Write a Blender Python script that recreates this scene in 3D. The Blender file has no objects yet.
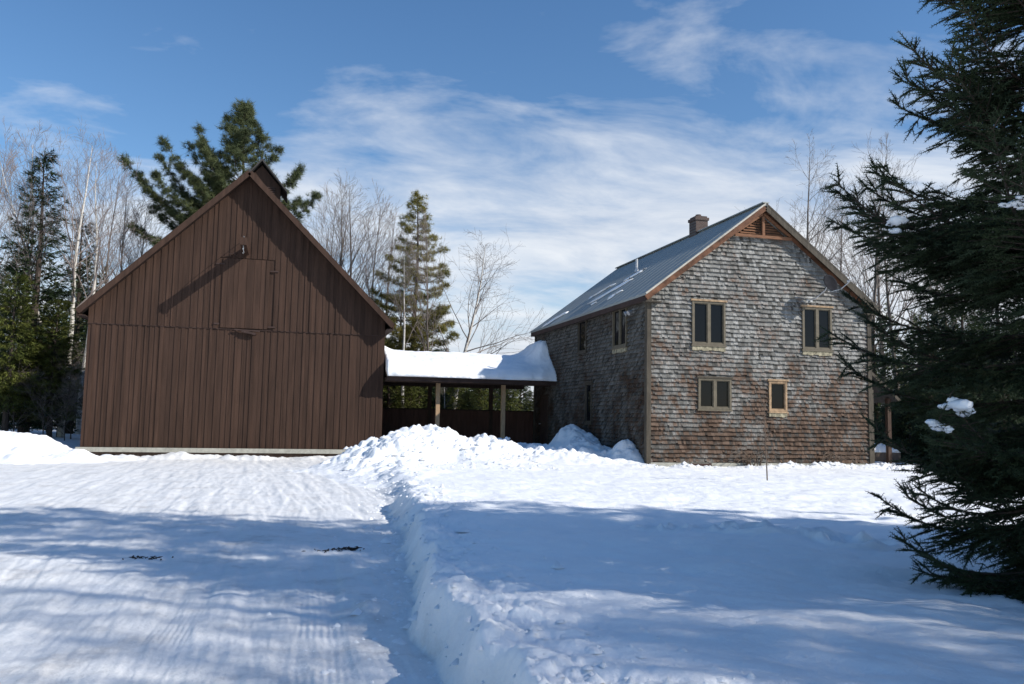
import bpy, math, random
import numpy as np
from mathutils import Vector, Matrix

sc = bpy.context.scene
COL = sc.collection
R = np.random.default_rng(7)
random.seed(7)

# ------------------------------------------------------------------ camera model
F, PIT, ROL, YAW, EYE = 836.12, .0915, .0198, .2595, 1.2846

def ray(X, Y):
    a, b = X - 512, Y - 342
    px = a * math.cos(ROL) + b * math.sin(ROL)
    py = -a * math.sin(ROL) + b * math.cos(ROL)
    r, u = px / F, -py / F
    d = math.cos(PIT) - u * math.sin(PIT)
    z = math.sin(PIT) + u * math.cos(PIT)
    return np.array([r * math.cos(YAW) + d * math.sin(YAW), -r * math.sin(YAW) + d * math.cos(YAW), z]), d

def spot(px, depth):
    """ground x, y of something seen at column px, depth metres in front of the camera"""
    v, d = ray(px, 418)
    t = depth / d
    return v[0] * t, v[1] * t

def lat(l, d):
    """ground x, y from metres right of the camera axis and metres ahead"""
    return l * math.cos(YAW) + d * math.sin(YAW), -l * math.sin(YAW) + d * math.cos(YAW)

def ztop(px, py, depth):
    v, d = ray(px, py)
    return EYE + v[2] * depth / d

# ------------------------------------------------------------------ scene helpers
def tag(o, label=None, cat=None, group=None, kind=None):
    if label: o['label'] = label
    if cat: o['category'] = cat
    if group: o['group'] = group
    if kind: o['kind'] = kind
    return o

def empty(name, loc, label, cat, group=None, rz=0):
    o = bpy.data.objects.new(name, None)
    COL.objects.link(o)
    o.location = loc
    o.rotation_euler = (0, 0, rz)
    o.empty_display_size = .3
    return tag(o, label, cat, group)

def add_mesh(name, me, mat, parent=None):
    o = bpy.data.objects.new(name, me)
    COL.objects.link(o)
    if mat is not None and not me.materials:
        for m in (mat if isinstance(mat, (list, tuple)) else [mat]):
            me.materials.append(m)
    if parent is not None:
        o.parent = parent
        # meshes are written in world coordinates: put them back relative to an unrotated parent
        o.matrix_parent_inverse = Matrix.Translation(-Vector(world_loc(parent)))
    return o

def world_loc(o):
    v = Vector(o.location)
    while o.parent is not None:
        v = v + o.matrix_parent_inverse.translation + Vector(o.parent.location)
        o = o.parent
    return v

class MB:
    """collects polygons of one mesh"""
    def __init__(s): s.v, s.f = [], []
    def add(s, vs, fs):
        n = len(s.v)
        s.v += [tuple(map(float, p)) for p in vs]
        s.f += [tuple(i + n for i in f) for f in fs]
        return s
    def hexa(s, p):          # 8 points: bottom ring 0-3, top ring 4-7
        return s.add(p, [(3, 2, 1, 0), (4, 5, 6, 7), (0, 1, 5, 4), (1, 2, 6, 5), (2, 3, 7, 6), (3, 0, 4, 7)])
    def box(s, x0, x1, y0, y1, z0, z1):
        return s.hexa([(x0, y0, z0), (x1, y0, z0), (x1, y1, z0), (x0, y1, z0), (x0, y0, z1), (x1, y0, z1), (x1, y1, z1), (x0, y1, z1)])
    def bar(s, a, b, w, h, up=(0, 0, 1)):
        a, b = Vector(a), Vector(b)
        d = (b - a).normalized()
        sx = d.cross(Vector(up)).normalized()
        uz = sx.cross(d).normalized()
        sx *= w / 2; uz *= h / 2
        return s.hexa([a - sx - uz, a + sx - uz, b + sx - uz, b - sx - uz, a - sx + uz, a + sx + uz, b + sx + uz, b - sx + uz])
    def extrude(s, poly, off):   # poly: list of 3d points (planar), off: vector
        n = len(poly); o = Vector(off)
        vs = [Vector(p) for p in poly] + [Vector(p) + o for p in poly]
        fs = [tuple(range(n)), tuple(range(2 * n - 1, n - 1, -1))]
        fs += [(i, i + n, (i + 1) % n + n, (i + 1) % n)[::-1] for i in range(n)]
        return s.add(vs, fs)
    def tube(s, pts, rad, sides=8):
        pts = [Vector(p) for p in pts]
        n = len(pts)
        rad = rad if isinstance(rad, (list, tuple)) else [rad] * n
        vs, fs = [], []
        ref = Vector((.31, .2, .93))
        for i, p in enumerate(pts):
            d = (pts[min(i + 1, n - 1)] - pts[max(i - 1, 0)]).normalized()
            a = d.cross(ref)
            if a.length < .05: a = d.cross(Vector((1, 0, 0)))
            a.normalize(); b = d.cross(a)
            for k in range(sides):
                t = 2 * math.pi * k / sides
                vs.append(p + (a * math.cos(t) + b * math.sin(t)) * rad[i])
        for i in range(n - 1):
            for k in range(sides):
                k2 = (k + 1) % sides
                fs.append((i * sides + k, i * sides + k2, (i + 1) * sides + k2, (i + 1) * sides + k))
        fs.append(tuple(range(sides - 1, -1, -1)))
        fs.append(tuple((n - 1) * sides + k for k in range(sides)))
        return s.add(vs, fs)
    def mesh(s, name):
        me = bpy.data.meshes.new(name)
        me.from_pydata(s.v, [], s.f)
        me.update()
        return me
    def build(s, name, mat, parent=None, smooth=False):
        me = s.mesh(name)
        import bmesh
        bm = bmesh.new(); bm.from_mesh(me)
        bmesh.ops.recalc_face_normals(bm, faces=bm.faces)
        bm.to_mesh(me); bm.free()
        if smooth: me.polygons.foreach_set('use_smooth', [True] * len(me.polygons))
        return add_mesh(name, me, mat, parent)

def np_mesh(name, V, Fc, smooth=False):
    """mesh from numpy vertices and (n,3) or (n,4) faces"""
    me = bpy.data.meshes.new(name)
    V = np.ascontiguousarray(V, np.float32); Fc = np.ascontiguousarray(Fc, np.int32)
    k = Fc.shape[1]
    me.vertices.add(len(V)); me.vertices.foreach_set('co', V.ravel())
    me.loops.add(Fc.size); me.loops.foreach_set('vertex_index', Fc.ravel())
    me.polygons.add(len(Fc))
    me.polygons.foreach_set('loop_start', np.arange(0, Fc.size, k, dtype=np.int32))
    me.polygons.foreach_set('loop_total', np.full(len(Fc), k, np.int32))
    if smooth: me.polygons.foreach_set('use_smooth', np.ones(len(Fc), bool))
    me.update(calc_edges=True)
    return me

# ------------------------------------------------------------------ materials
def material(name):
    m = bpy.data.materials.new(name); m.use_nodes = True
    nt = m.node_tree
    return m, nt, nt.nodes['Principled BSDF']

def N(nt, typ, **kw):
    n = nt.nodes.new(typ)
    for k, v in kw.items():
        if k in n.inputs.keys(): n.inputs[k].default_value = v
        else: setattr(n, k, v)
    return n

def ramp(nt, fac, stops):
    r = nt.nodes.new('ShaderNodeValToRGB')
    e = r.color_ramp.elements
    while len(e) < len(stops): e.new(.5)
    for i, (p, c) in enumerate(stops):
        e[i].position = p; e[i].color = (*c, 1) if len(c) == 3 else c
    nt.links.new(fac, r.inputs[0])
    return r.outputs[0]

def mix(nt, fac, a, b, blend='MIX'):
    n = nt.nodes.new('ShaderNodeMix'); n.data_type = 'RGBA'; n.blend_type = blend
    for s, v in ((0, fac), (6, a), (7, b)):
        if hasattr(v, 'is_linked'): nt.links.new(v, n.inputs[s])
        else: n.inputs[s].default_value = v if s == 0 else ((*v, 1) if len(v) == 3 else v)
    return n.outputs[2]

def coords(nt, scale=(1, 1, 1)):
    tc = nt.nodes.new('ShaderNodeTexCoord'); mp = nt.nodes.new('ShaderNodeMapping')
    mp.inputs['Scale'].default_value = scale
    nt.links.new(tc.outputs['Object'], mp.inputs[0])
    return mp.outputs[0]

def noise(nt, vec, scale, detail=4, rough=.55):
    n = N(nt, 'ShaderNodeTexNoise', Scale=scale, Detail=detail, Roughness=rough)
    if vec is not None: nt.links.new(vec, n.inputs['Vector'])
    return n.outputs[0]

def bump(nt, b, h, strength, dist):
    n = N(nt, 'ShaderNodeBump', Strength=strength, Distance=dist)
    nt.links.new(h, n.inputs['Height']); nt.links.new(n.outputs[0], b.inputs['Normal'])
    return n

def simple(name, col, rough=.7, var=.35, scale=3, stretch=(1, 1, 1), bumpd=.004, metal=0, spec=.3, island=0.0):
    m, nt, b = material(name)
    v = coords(nt, stretch)
    c1 = tuple(x * (1 - var) for x in col); c2 = tuple(min(1, x * (1 + var)) for x in col)
    c = ramp(nt, noise(nt, v, scale, 6, .65), [(.3, c1), (.7, c2)])
    if island:
        g = nt.nodes.new('ShaderNodeNewGeometry')
        k = ramp(nt, g.outputs['Random Per Island'], [(0, (1 - island,) * 3), (1, (1 + island,) * 3)])
        c = mix(nt, 1.0, c, k, 'MULTIPLY')
    nt.links.new(c, b.inputs['Base Color'])
    b.inputs['Roughness'].default_value = rough
    b.inputs['Metallic'].default_value = metal
    b.inputs['Specular IOR Level'].default_value = spec
    if bumpd: bump(nt, b, noise(nt, v, scale * 6, 4), .6, bumpd)
    return m

def snow_material():
    m, nt, b = material('snow')
    v = coords(nt)
    at = nt.nodes.new('ShaderNodeAttribute'); at.attribute_name = 'packed'
    clean = ramp(nt, noise(nt, v, 1.3, 5), [(.3, (.86, .87, .88)), (.7, (.93, .93, .93))])
    dirty = ramp(nt, noise(nt, v, 2.2, 8, .7), [(.28, (.52, .50, .48)), (.45, (.74, .735, .72)), (.7, (.84, .84, .835))])
    nt.links.new(mix(nt, at.outputs['Fac'], clean, dirty), b.inputs['Base Color'])
    b.inputs['Roughness'].default_value = .62
    b.inputs['Specular IOR Level'].default_value = .25
    n1 = noise(nt, v, 9, 6, .65); n2 = noise(nt, v, 45, 3, .6)
    ad = N(nt, 'ShaderNodeMath', operation='MULTIPLY_ADD'); ad.inputs[1].default_value = .25
    nt.links.new(n2, ad.inputs[0]); nt.links.new(n1, ad.inputs[2])
    bump(nt, b, ad.outputs[0], .34, .05)
    return m

def foliage(name, dark, light, rough=.6, scale=.9):
    m, nt, b = material(name)
    g = nt.nodes.new('ShaderNodeNewGeometry')
    v = coords(nt)
    a = ramp(nt, noise(nt, v, scale, 3), [(.32, dark), (.68, light)])
    k = ramp(nt, g.outputs['Random Per Island'], [(0, (.6,) * 3), (1, (1.4,) * 3)])
    nt.links.new(mix(nt, 1.0, a, k, 'MULTIPLY'), b.inputs['Base Color'])
    b.inputs['Roughness'].default_value = rough
    b.inputs['Specular IOR Level'].default_value = .2
    return m

def shingle_material(name, warm):
    """weathered cedar: grey-white faces, some dark, brown where the lower right wall is newer / damp"""
    m, nt, b = material(name)
    g = nt.nodes.new('ShaderNodeNewGeometry')
    v = coords(nt)
    base = ramp(nt, g.outputs['Random Per Island'], [(0, (.075, .072, .065)), (.12, (.155, .152, .142)), (.5, (.26, .257, .242)), (1, (.40, .396, .378))])
    grain = ramp(nt, noise(nt, coords(nt, (14, 14, 2.2)), 3.2, 6, .7), [(.3, (.45, .44, .43)), (.62, (1.05, 1.04, 1.02))])
    base = mix(nt, 1.0, base, grain, 'MULTIPLY')
    sx = nt.nodes.new('ShaderNodeSeparateXYZ'); nt.links.new(v, sx.inputs[0])
    # brown weathering is stronger low on the wall and under the right eave
    lowz = N(nt, 'ShaderNodeMapRange'); lowz.inputs[1].default_value = 3.9; lowz.inputs[2].default_value = .9
    lowz.inputs[3].default_value = -.12; lowz.inputs[4].default_value = .055 * warm
    nt.links.new(sx.outputs[2], lowz.inputs[0])
    rx = N(nt, 'ShaderNodeMapRange'); rx.inputs[1].default_value = 1.0; rx.inputs[2].default_value = 5.2
    rx.inputs[3].default_value = -.10; rx.inputs[4].default_value = .05
    nt.links.new(sx.outputs[0], rx.inputs[0])
    ns = noise(nt, v, 1.05, 9, .74)
    ad = N(nt, 'ShaderNodeMath', operation='ADD'); nt.links.new(ns, ad.inputs[0]); nt.links.new(lowz.outputs[0], ad.inputs[1])
    ad2 = N(nt, 'ShaderNodeMath', operation='ADD'); nt.links.new(ad.outputs[0], ad2.inputs[0]); nt.links.new(rx.outputs[0], ad2.inputs[1])
    jit = N(nt, 'ShaderNodeMath', operation='MULTIPLY_ADD'); jit.inputs[1].default_value = .16
    nt.links.new(g.outputs['Random Per Island'], jit.inputs[0]); nt.links.new(ad2.outputs[0], jit.inputs[2])
    msk = ramp(nt, jit.outputs[0], [(.54, (0, 0, 0)), (.68, (.95, .95, .95))])
    brown = ramp(nt, g.outputs['Random Per Island'], [(0, (.03, .022, .017)), (.5, (.08, .048, .031)), (1, (.135, .087, .06))])
    col = mix(nt, msk, base, brown)
    if warm < .5: col = mix(nt, 1.0, col, (.55, .53, .51), 'MULTIPLY')  # left wall's shade put into the colour: darkens the side and back shingles
    nt.links.new(col, b.inputs['Base Color'])
    b.inputs['Roughness'].default_value = .85; b.inputs['Specular IOR Level'].default_value = .15
    bump(nt, b, noise(nt, coords(nt, (20, 20, 2)), 4, 4), .5, .006)
    return m

M = {}
M['snow'] = snow_material()
M['barn'] = simple('barn_stain', (.050, .0275, .0185), .75, .32, 1.6, (5, 5, .4), .003, spec=.2, island=.16)
M['half_wall'] = simple('half_wall_boards', (.12, .062, .046), .75, .3, 2, (4, 4, .5), .003, spec=.2)
M['barn_dark'] = simple('barn_trim', (.055, .034, .028), .7, .3, 2, (1, 1, 1), .003, spec=.2)
M['soffit'] = simple('barn_soffit', (.05, .033, .027), .8, .3, 2, (1, 1, 1), .003, spec=.1)
M['barn_roof'] = simple('asphalt_roof', (.055, .05, .048), .85, .3, 9, (1, 1, 1), .004, spec=.2)
M['concrete'] = simple('concrete', (.36, .35, .30), .85, .25, 5, (1, 1, 1), .004, spec=.2)
M['shingle'] = shingle_material('cedar_shingles', 1.0)
M['shingle_shaded'] = shingle_material('cedar_shingles_shaded', .1)
M['metal_roof'] = simple('metal_roof', (.30, .315, .295), .6, .12, .7, (1, 1, 1), 0, metal=.1, spec=.35)
M['drip'] = simple('drip_edge', (.42, .39, .33), .5, .2, 4, spec=.4)
M['rake'] = simple('rake_wood', (.125, .058, .032), .75, .6, 4, (1, 1, 1), .006, spec=.2)
M['vent_wood'] = simple('vent_wood', (.19, .092, .05), .75, .35, 5, (1, 1, 6), .004, spec=.2)
M['corner'] = simple('corner_board', (.072, .06, .045), .75, .4, 4, (3, 3, .5), .004, spec=.2)
M['frame'] = simple('window_paint', (.12, .10, .068), .55, .25, 7, (1, 1, 1), .002, spec=.3)
M['frame_tan'] = simple('window_bare_wood', (.33, .225, .135), .7, .4, 9, (1, 1, 1), .003, spec=.2)
M['apron'] = simple('peeling_apron', (.27, .24, .165), .75, .7, 11, (1, 1, 1), .005, spec=.2)
M['glass'], _nt, _b = material('dark_glass')
_b.inputs['Base Color'].default_value = (.008, .009, .011, 1); _b.inputs['Roughness'].default_value = .03
_b.inputs['Specular IOR Level'].default_value = .12
_nt.links.new(_nt.nodes['Principled BSDF'].outputs[0], _nt.nodes['Material Output'].inputs[0])
bump(_nt, _b, noise(_nt, coords(_nt), 1.6, 2), .15, .02)
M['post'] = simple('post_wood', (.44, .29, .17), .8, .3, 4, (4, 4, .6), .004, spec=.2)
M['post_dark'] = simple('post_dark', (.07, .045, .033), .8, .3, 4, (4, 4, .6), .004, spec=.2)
M['deck'] = simple('deck_wood', (.12, .09, .07), .8, .4, 3, (1, 6, 1), .004, spec=.2)
M['pipe'] = simple('vent_pipe', (.55, .55, .55), .45, .15, 6, spec=.5)
M['dish'] = simple('dish_grey', (.022, .022, .025), .95, .3, 6, bumpd=0, spec=.03)
M['galv'] = simple('galvanised', (.42, .42, .42), .45, .2, 8, metal=.6)
M['bark'] = simple('grey_bark', (.15, .125, .105), .9, .45, 3, (4, 4, 1), .02, spec=.1)
M['twig'] = simple('twigs', (.20, .17, .15), .9, .35, 2, bumpd=0, spec=.1)
M['twig_red'] = simple('reddish_twigs', (.26, .215, .195), .9, .35, 2, bumpd=0, spec=.1)
M['bark_dark'] = simple('dark_bark', (.075, .058, .048), .9, .45, 4, (4, 4, 1), .02, spec=.1)
M['stem'] = simple('dry_stems', (.14, .105, .08), .9, .4, 5, bumpd=0, spec=.1)
M['litter'] = simple('litter', (.045, .035, .028), .9, .5, 9, bumpd=0, spec=.1)
M['spruce'] = foliage('spruce_needles', (.020, .036, .016), (.045, .068, .026))
M['spruce_near'] = foliage('near_spruce_needles', (.023, .036, .019), (.044, .062, .027), .6)
M['fir'] = foliage('fir_needles', (.055, .072, .018), (.14, .15, .034))
M['pine'] = foliage('pine_needles', (.045, .060, .026), (.115, .130, .052), scale=.5)
M['pine_yellow'] = foliage('yellow_pine_needles', (.10, .105, .026), (.27, .225, .06), scale=.35)
M['wood_far'] = foliage('far_conifers', (.05, .066, .028), (.14, .15, .055), scale=.12)

def birch_material():
    m, nt, b = material('birch_bark')
    v = coords(nt, (1.5, 1.5, 7))
    c = ramp(nt, noise(nt, v, 1.6, 6, .7), [(.34, (.05, .045, .04)), (.43, (.52, .48, .42)), (.7, (.68, .65, .60))])
    nt.links.new(c, b.inputs['Base Color']); b.inputs['Roughness'].default_value = .7
    return m
M['birch'] = birch_material()

def brick_material():
    m, nt, b = material('chimney_brick')
    tc = nt.nodes.new('ShaderNodeTexCoord'); mp = nt.nodes.new('ShaderNodeMapping')
    mp.inputs['Rotation'].default_value = (math.radians(90), 0, 0)
    nt.links.new(tc.outputs['Object'], mp.inputs[0])
    br = N(nt, 'ShaderNodeTexBrick', Scale=5.0)
    br.inputs['Color1'].default_value = (.06, .036, .029, 1); br.inputs['Color2'].default_value = (.095, .058, .046, 1)
    br.inputs['Mortar'].default_value = (.11, .095, .085, 1); br.inputs['Mortar Size'].default_value = .03
    nt.links.new(mp.outputs[0], br.inputs[0]); nt.links.new(br.outputs[0], b.inputs['Base Color'])
    b.inputs['Roughness'].default_value = .9
    return m
M['brick'] = brick_material()

# ------------------------------------------------------------------ terrain
def vnoise(x, y, seed):
    rr = np.random.default_rng(seed).random((256, 256))
    xi, yi = np.floor(x).astype(int), np.floor(y).astype(int)
    fx, fy = x - xi, y - yi
    fx = fx * fx * fx * (fx * (fx * 6 - 15) + 10); fy = fy * fy * fy * (fy * (fy * 6 - 15) + 10)
    g = lambda a, b: rr[(xi + a) & 255, (yi + b) & 255]
    return (g(0, 0) * (1 - fx) + g(1, 0) * fx) * (1 - fy) + (g(0, 1) * (1 - fx) + g(1, 1) * fx) * fy - .5

def fbm(x, y, freq, octv, seed, gain=.5):
    s = np.zeros_like(x); a = 1.
    ca, sa = math.cos(.6), math.sin(.6)
    for i in range(octv):
        s += a * vnoise(x * freq + 17.3 * i, y * freq - 9.1 * i, seed + i)
        x, y = x * ca - y * sa, x * sa + y * ca
        freq *= 2.03; a *= gain
    return s

def sstep(t): t = np.clip(t, 0, 1); return t * t * (3 - 2 * t)

EY = np.array([-60, 0, 2, 3.74, 4.11, 4.5, 5, 6, 8.1, 11, 13.7, 18.7, 24, 27, 30, 60.])
EX = np.array([.7, .95, 1.05, 1.10, 1.10, 1.0, .92, .99, 1.23, 1.46, 1.7, 1.95, 2.3, 3.3, 3.6, 3.6])

PILES = {  # centre x, y, height, radius x, radius y
    'front': [(4.15, 25.4, .88, 1.6, 1.6), (3.0, 24.6, .62, 1.3, 1.7), (2.4, 21.4, .22, .9, 2.4), (5.4, 24.6, .35, 1.5, 1.6), (6.2, 25.2, .50, 1.6, 1.2), (7.6, 24.8, .40, 1.4, 1.0), (8.7, 24.0, .36, 1.2, .9), (1.9, 23.6, .3, 1.1, 1.3)],
    'house': [(9.75, 27.7, 1.1, .95, 1.4), (9.2, 25.4, .6, 1.1, 1.2), (9.9, 23.7, .5, .75, .7), (7.7, 27.8, .42, 1.3, 1.4)],
    'left': [(-8.6, 29.3, .70, 2.0, 1.5), (-7.3, 29.9, .40, 1.2, 1.0), (-11.2, 28.6, .62, 1.8, 1.6)],
}
DENTS = []
_r = random.Random(3)
for i in range(13):
    px = 655 + i * 18 + _r.uniform(-5, 5)
    if i in (2, 8): continue
    x, y = spot(px, 9.6 - .10 * i + _r.uniform(-.12, .12))
    DENTS.append((x, y, _r.uniform(.10, .18), _r.uniform(.09, .16)))

def ground_h(x, y):
    d = np.hypot(x, y)
    xe = np.interp(y, EY, EX) + .16 * fbm(x * .4 + 3.1, y, 1.0, 3, 11) + .10 * fbm(x, y, 2.2, 3, 12) + .025 * fbm(x, y, 8, 3, 13)
    w = np.interp(y, [0, 5, 12, 17, 24], [.16, .17, .34, .7, 1.6]) * (1 + .6 * fbm(x, y, 1.2, 2, 14))
    s = sstep((x - xe) / w + .15)
    deck = .10 + .05 * fbm(x, y, .35, 4, 21) + .06 * fbm(x * .45 + y * .25, y, .9, 4, 31) + .020 * fbm(x, y, 4.2, 5, 41) + .06 * np.abs(fbm(x * .8 + y * .3, y, 1.7, 3, 42)) * sstep((16 - y) / 6)
    deck = deck - .10 * sstep((y - 11) / 10)
    # ploughed edge: crumbs and blocks along the cut
    edge = np.exp(-((x - xe - .25) / .38) ** 2)
    deck = deck + edge * (.12 * np.abs(fbm(x, y, 2.6, 4, 51)) + .04 * np.abs(fbm(x, y, 8, 3, 52)) - .05)
    # small uneven berm of snow along the foot of the house gable
    berm = np.exp(-((y - 22.15) / .38) ** 2) * sstep((x - 9) / 1) * sstep((21 - x) / 2)
    deck = deck + berm * (.07 + .17 * fbm(x, y, 1.8, 4, 55))
    for dx, dy, dr, dh in DENTS:
        q = ((x - dx) ** 2 + ((y - dy) * .8) ** 2) / dr ** 2
        deck = deck - dh * np.exp(-q ** 2) + dh * .35 * np.exp(-((np.sqrt(q) - 1.35) / .35) ** 2)
    # driveway with tyre tracks running to the barn
    drv = -.25 + .018 * fbm(x, y, .6, 4, 61) + .012 * fbm(x * 1.5, y, 3.5, 4, 71) + .022 * fbm(x * 2.2 + y * .12, y * .16, 2.6, 4, 73) + .008 * fbm(x * 5 - y * .3, y * .2, 2.6, 3, 79) - .06 * sstep((y - 24) / 6)
    for cx, bend, hw in ((-.85, .055, .13), (.22, .035, .16), (-1.75, -.10, .14), (-2.6, -.16, .12), (-3.6, -.06, .14)):
        c = cx + bend * (y - 4) - .004 * (y - 4) ** 2 * (1 if cx < -.5 else .3)
        u = (x - c) / hw
        m_ = sstep((1.25 - np.abs(u)) * 3) * sstep((15 - y) / 6) * np.clip(.75 + 1.3 * fbm(x, y, .7, 2, 72), 0, 1)
        drv = drv + m_ * (-.012 + .003 * np.sin(u * 21 + 2.5 * fbm(x, y, .9, 2, 74)) * np.clip((11 - d) / 5, 0, 1) * np.clip(.8 + 2.5 * fbm(x, y, 2.2, 3, 75), 0, 1.3))
    # loose ridge left by the plough along the bank and across the barn apron
    rid = np.exp(-((x - xe + .42) / .2) ** 2) * sstep((y - 5.5) / 2) * sstep((12 - y) / 3)
    drv = drv + rid * .14 * np.clip(fbm(x, y, 1.6, 4, 77) + .12, 0, 1)
    apr = np.exp(-((y - 31.0) / .7) ** 2)
    drv = drv + apr * .34 * np.clip(fbm(x, y, 1.1, 4, 78) + .12, 0, 1)
    h = drv * (1 - s) + deck * s
    # outside the yard: natural snow in the woods
    far = sstep((d - 45) / 60)
    h = h * (1 - far) + far * (.1 + .6 * fbm(x, y, .02, 3, 91))
    lefty = sstep((-7.6 - x) / 2.2)
    h = h * (1 - lefty) + lefty * (.05 + .1 * fbm(x, y, .5, 4, 93))
    pk = (1 - s) * (1 - lefty) * (1 - far)
    return h, pk

def pile_h(x, y, key):
    h = np.zeros_like(x)
    for cx, cy, hh, rx, ry in PILES[key]:
        ang = fbm(x, y, .8, 3, 100)
        q = np.sqrt(((x - cx) / rx) ** 2 + ((y - cy) / ry) ** 2) * (1 + .5 * ang)
        h = np.maximum(h, hh * np.exp(-1.15 * q ** 2.2)) + .25 * np.minimum(h, hh * np.exp(-1.15 * q ** 2.2))
    lump = .55 * np.abs(fbm(x, y, 1.3, 5, 110, .55)) + .35 * np.abs(fbm(x, y, 3.6, 3, 120)) 
    k = np.clip(h / .35, 0, 1) * {'front': .5, 'house': .34, 'left': .22}[key]
    return np.where(h > .006, h * (1 + .35 * fbm(x, y, .9, 3, 105)) + k * (lump - .12), 0) - .03 + .03 * np.clip(h / .03, 0, 1)

def grid_faces(nr, nc, wrap=False):
    i = np.arange(nr - 1)[:, None]; j = np.arange(nc if wrap else nc - 1)[None, :]
    j2 = (j + 1) % nc
    return np.stack([i * nc + j, i * nc + j2, (i + 1) * nc + j2, (i + 1) * nc + j], -1).reshape(-1, 4)

def set_attr(me, name, vals):
    a = me.attributes.new(name, 'FLOAT', 'POINT'); a.data.foreach_set('value', np.ascontiguousarray(vals, np.float32))

def build_ground():
    ang = np.concatenate([np.linspace(-.68, .68, 900), np.linspace(.68, 2 * math.pi - .68, 120)[1:-1]])
    rad = np.concatenate([[.05, .6, 1.2, 1.8], np.geomspace(2.2, 48, 560), np.geomspace(50, 1200, 50)])
    rr, aa = np.meshgrid(rad, ang, indexing='ij')
    th = YAW + aa
    x, y = rr * np.sin(th), rr * np.cos(th)
    h, pk = ground_h(x, y)
    me = np_mesh('ground', np.stack([x, y, h], -1).reshape(-1, 3), grid_faces(len(rad), len(ang), True)[:, ::-1], True)
    set_attr(me, 'packed', pk.ravel() * .85)
    tag(add_mesh('snow_ground', me, M['snow']), kind='structure')

def build_pile(key, x0, x1, y0, y1, label, step=.045):
    xs = np.arange(x0, x1, step); ys = np.arange(y0, y1, step)
    x, y = np.meshgrid(xs, ys)
    g, pk = ground_h(x, y); p = pile_h(x, y, key)
    h = g + p
    n = len(xs)
    Fc = grid_faces(len(ys), n)
    keep = (p.ravel()[Fc].max(1) > -.012)
    me = np_mesh('snow_pile', np.stack([x, y, h], -1).reshape(-1, 3), Fc[keep], True)
    import bmesh
    bm = bmesh.new(); bm.from_mesh(me)
    bmesh.ops.delete(bm, geom=[v for v in bm.verts if not v.link_faces], context='VERTS')
    bm.to_mesh(me); bm.free()
    set_attr(me, 'packed', np.zeros(len(me.vertices)))
    tag(add_mesh('snow_pile', me, M['snow']), label, 'snow pile', 'ploughed snow piles')

build_ground()
build_pile('front', -.6, 10.1, 16, 29.6, 'lumpy sunlit snow pile between the barn corner and the breezeway posts')
build_pile('house', 5.2, 10.16, 21.6, 31.6, 'snow pile heaped against the shaded side wall of the shingled house')
build_pile('left', -15, -4.2, 25.5, 31.8, 'low rounded snow pile left of the barn in front of the trees')

# snow crumbs thrown by the plough
def build_crumbs():
    V, Fc = [], []
    ico = np.array([(0, 0, 1), (.9, 0, .2), (.28, .85, .2), (-.73, .53, .2), (-.73, -.53, .2), (.28, -.85, .2)])
    tri = [(0, 1, 2), (0, 2, 3), (0, 3, 4), (0, 4, 5), (0, 5, 1)]
    rg = np.random.default_rng(5)
    pts = []
    for _ in range(1300):
        y = 3.4 + 24 * rg.random() ** 1.6
        xe = np.interp(y, EY, EX)
        pts.append((xe + rg.normal(.25, .45), y, (rg.gamma(1.6, .011) + .008) * min(1, .35 + y / 14)))
    for _ in range(70):      # chunks fallen to the foot of the cut
        y = 3.4 + 14 * rg.random() ** 1.3
        xe = np.interp(y, EY, EX)
        pts.append((xe - abs(rg.normal(.02, .16)), y, (rg.gamma(1.5, .018) + .012) * min(1, .4 + y / 14)))
    for _ in range(500):
        pts.append((rg.uniform(1.5, 7), rg.uniform(21, 28), rg.gamma(1.8, .025) + .02))
    for _ in range(350):
        pts.append((rg.uniform(9.6, 18.5), rg.normal(22.0, .3), rg.gamma(1.8, .02) + .015))
    P = np.array(pts)
    g, _ = ground_h(P[:, 0], P[:, 1])
    for k in PILES: g = g + np.maximum(pile_h(P[:, 0], P[:, 1], k), 0)
    for (x, y, s), z in zip(pts, g):
        a = rg.random() * 6.28; c, sn = math.cos(a), math.sin(a)
        v = ico * rg.uniform(.6, 1.35, (6, 3)) * s * np.array([1, 1, .8])
        v = np.stack([v[:, 0] * c - v[:, 1] * sn, v[:, 0] * sn + v[:, 1] * c, v[:, 2]], -1) + (x, y, z - .2 * s)
        n = 6 * len(V); V.append(v); Fc += [(a_ + n, b_ + n, c_ + n) for a_, b_, c_ in tri]
    me = np_mesh('snow_crumbs', np.concatenate(V), np.array(Fc), True)
    o = add_mesh('snow_crumbs', me, M['snow'])
    tag(o, 'loose crumbs of snow scattered along the ploughed bank and piles', 'snow', kind='stuff')
build_crumbs()

# ------------------------------------------------------------------ house
HX, HY, HW, HL = 10.2, 22.709, 7.52, 11.54
HX1, HY1 = HX + HW, HY + HL
RX = HX + HW / 2                      # ridge
SL = .758                             # roof slope
RZ = 7.99                             # ridge underside of roof sheet at gable
roof_z = lambda x: RZ - SL * abs(x - RX)
house = empty('shingled_house', (HX, HY, 0), 'two storey house with weathered grey cedar shingles, grey metal roof and brick chimney', 'house')

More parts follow.
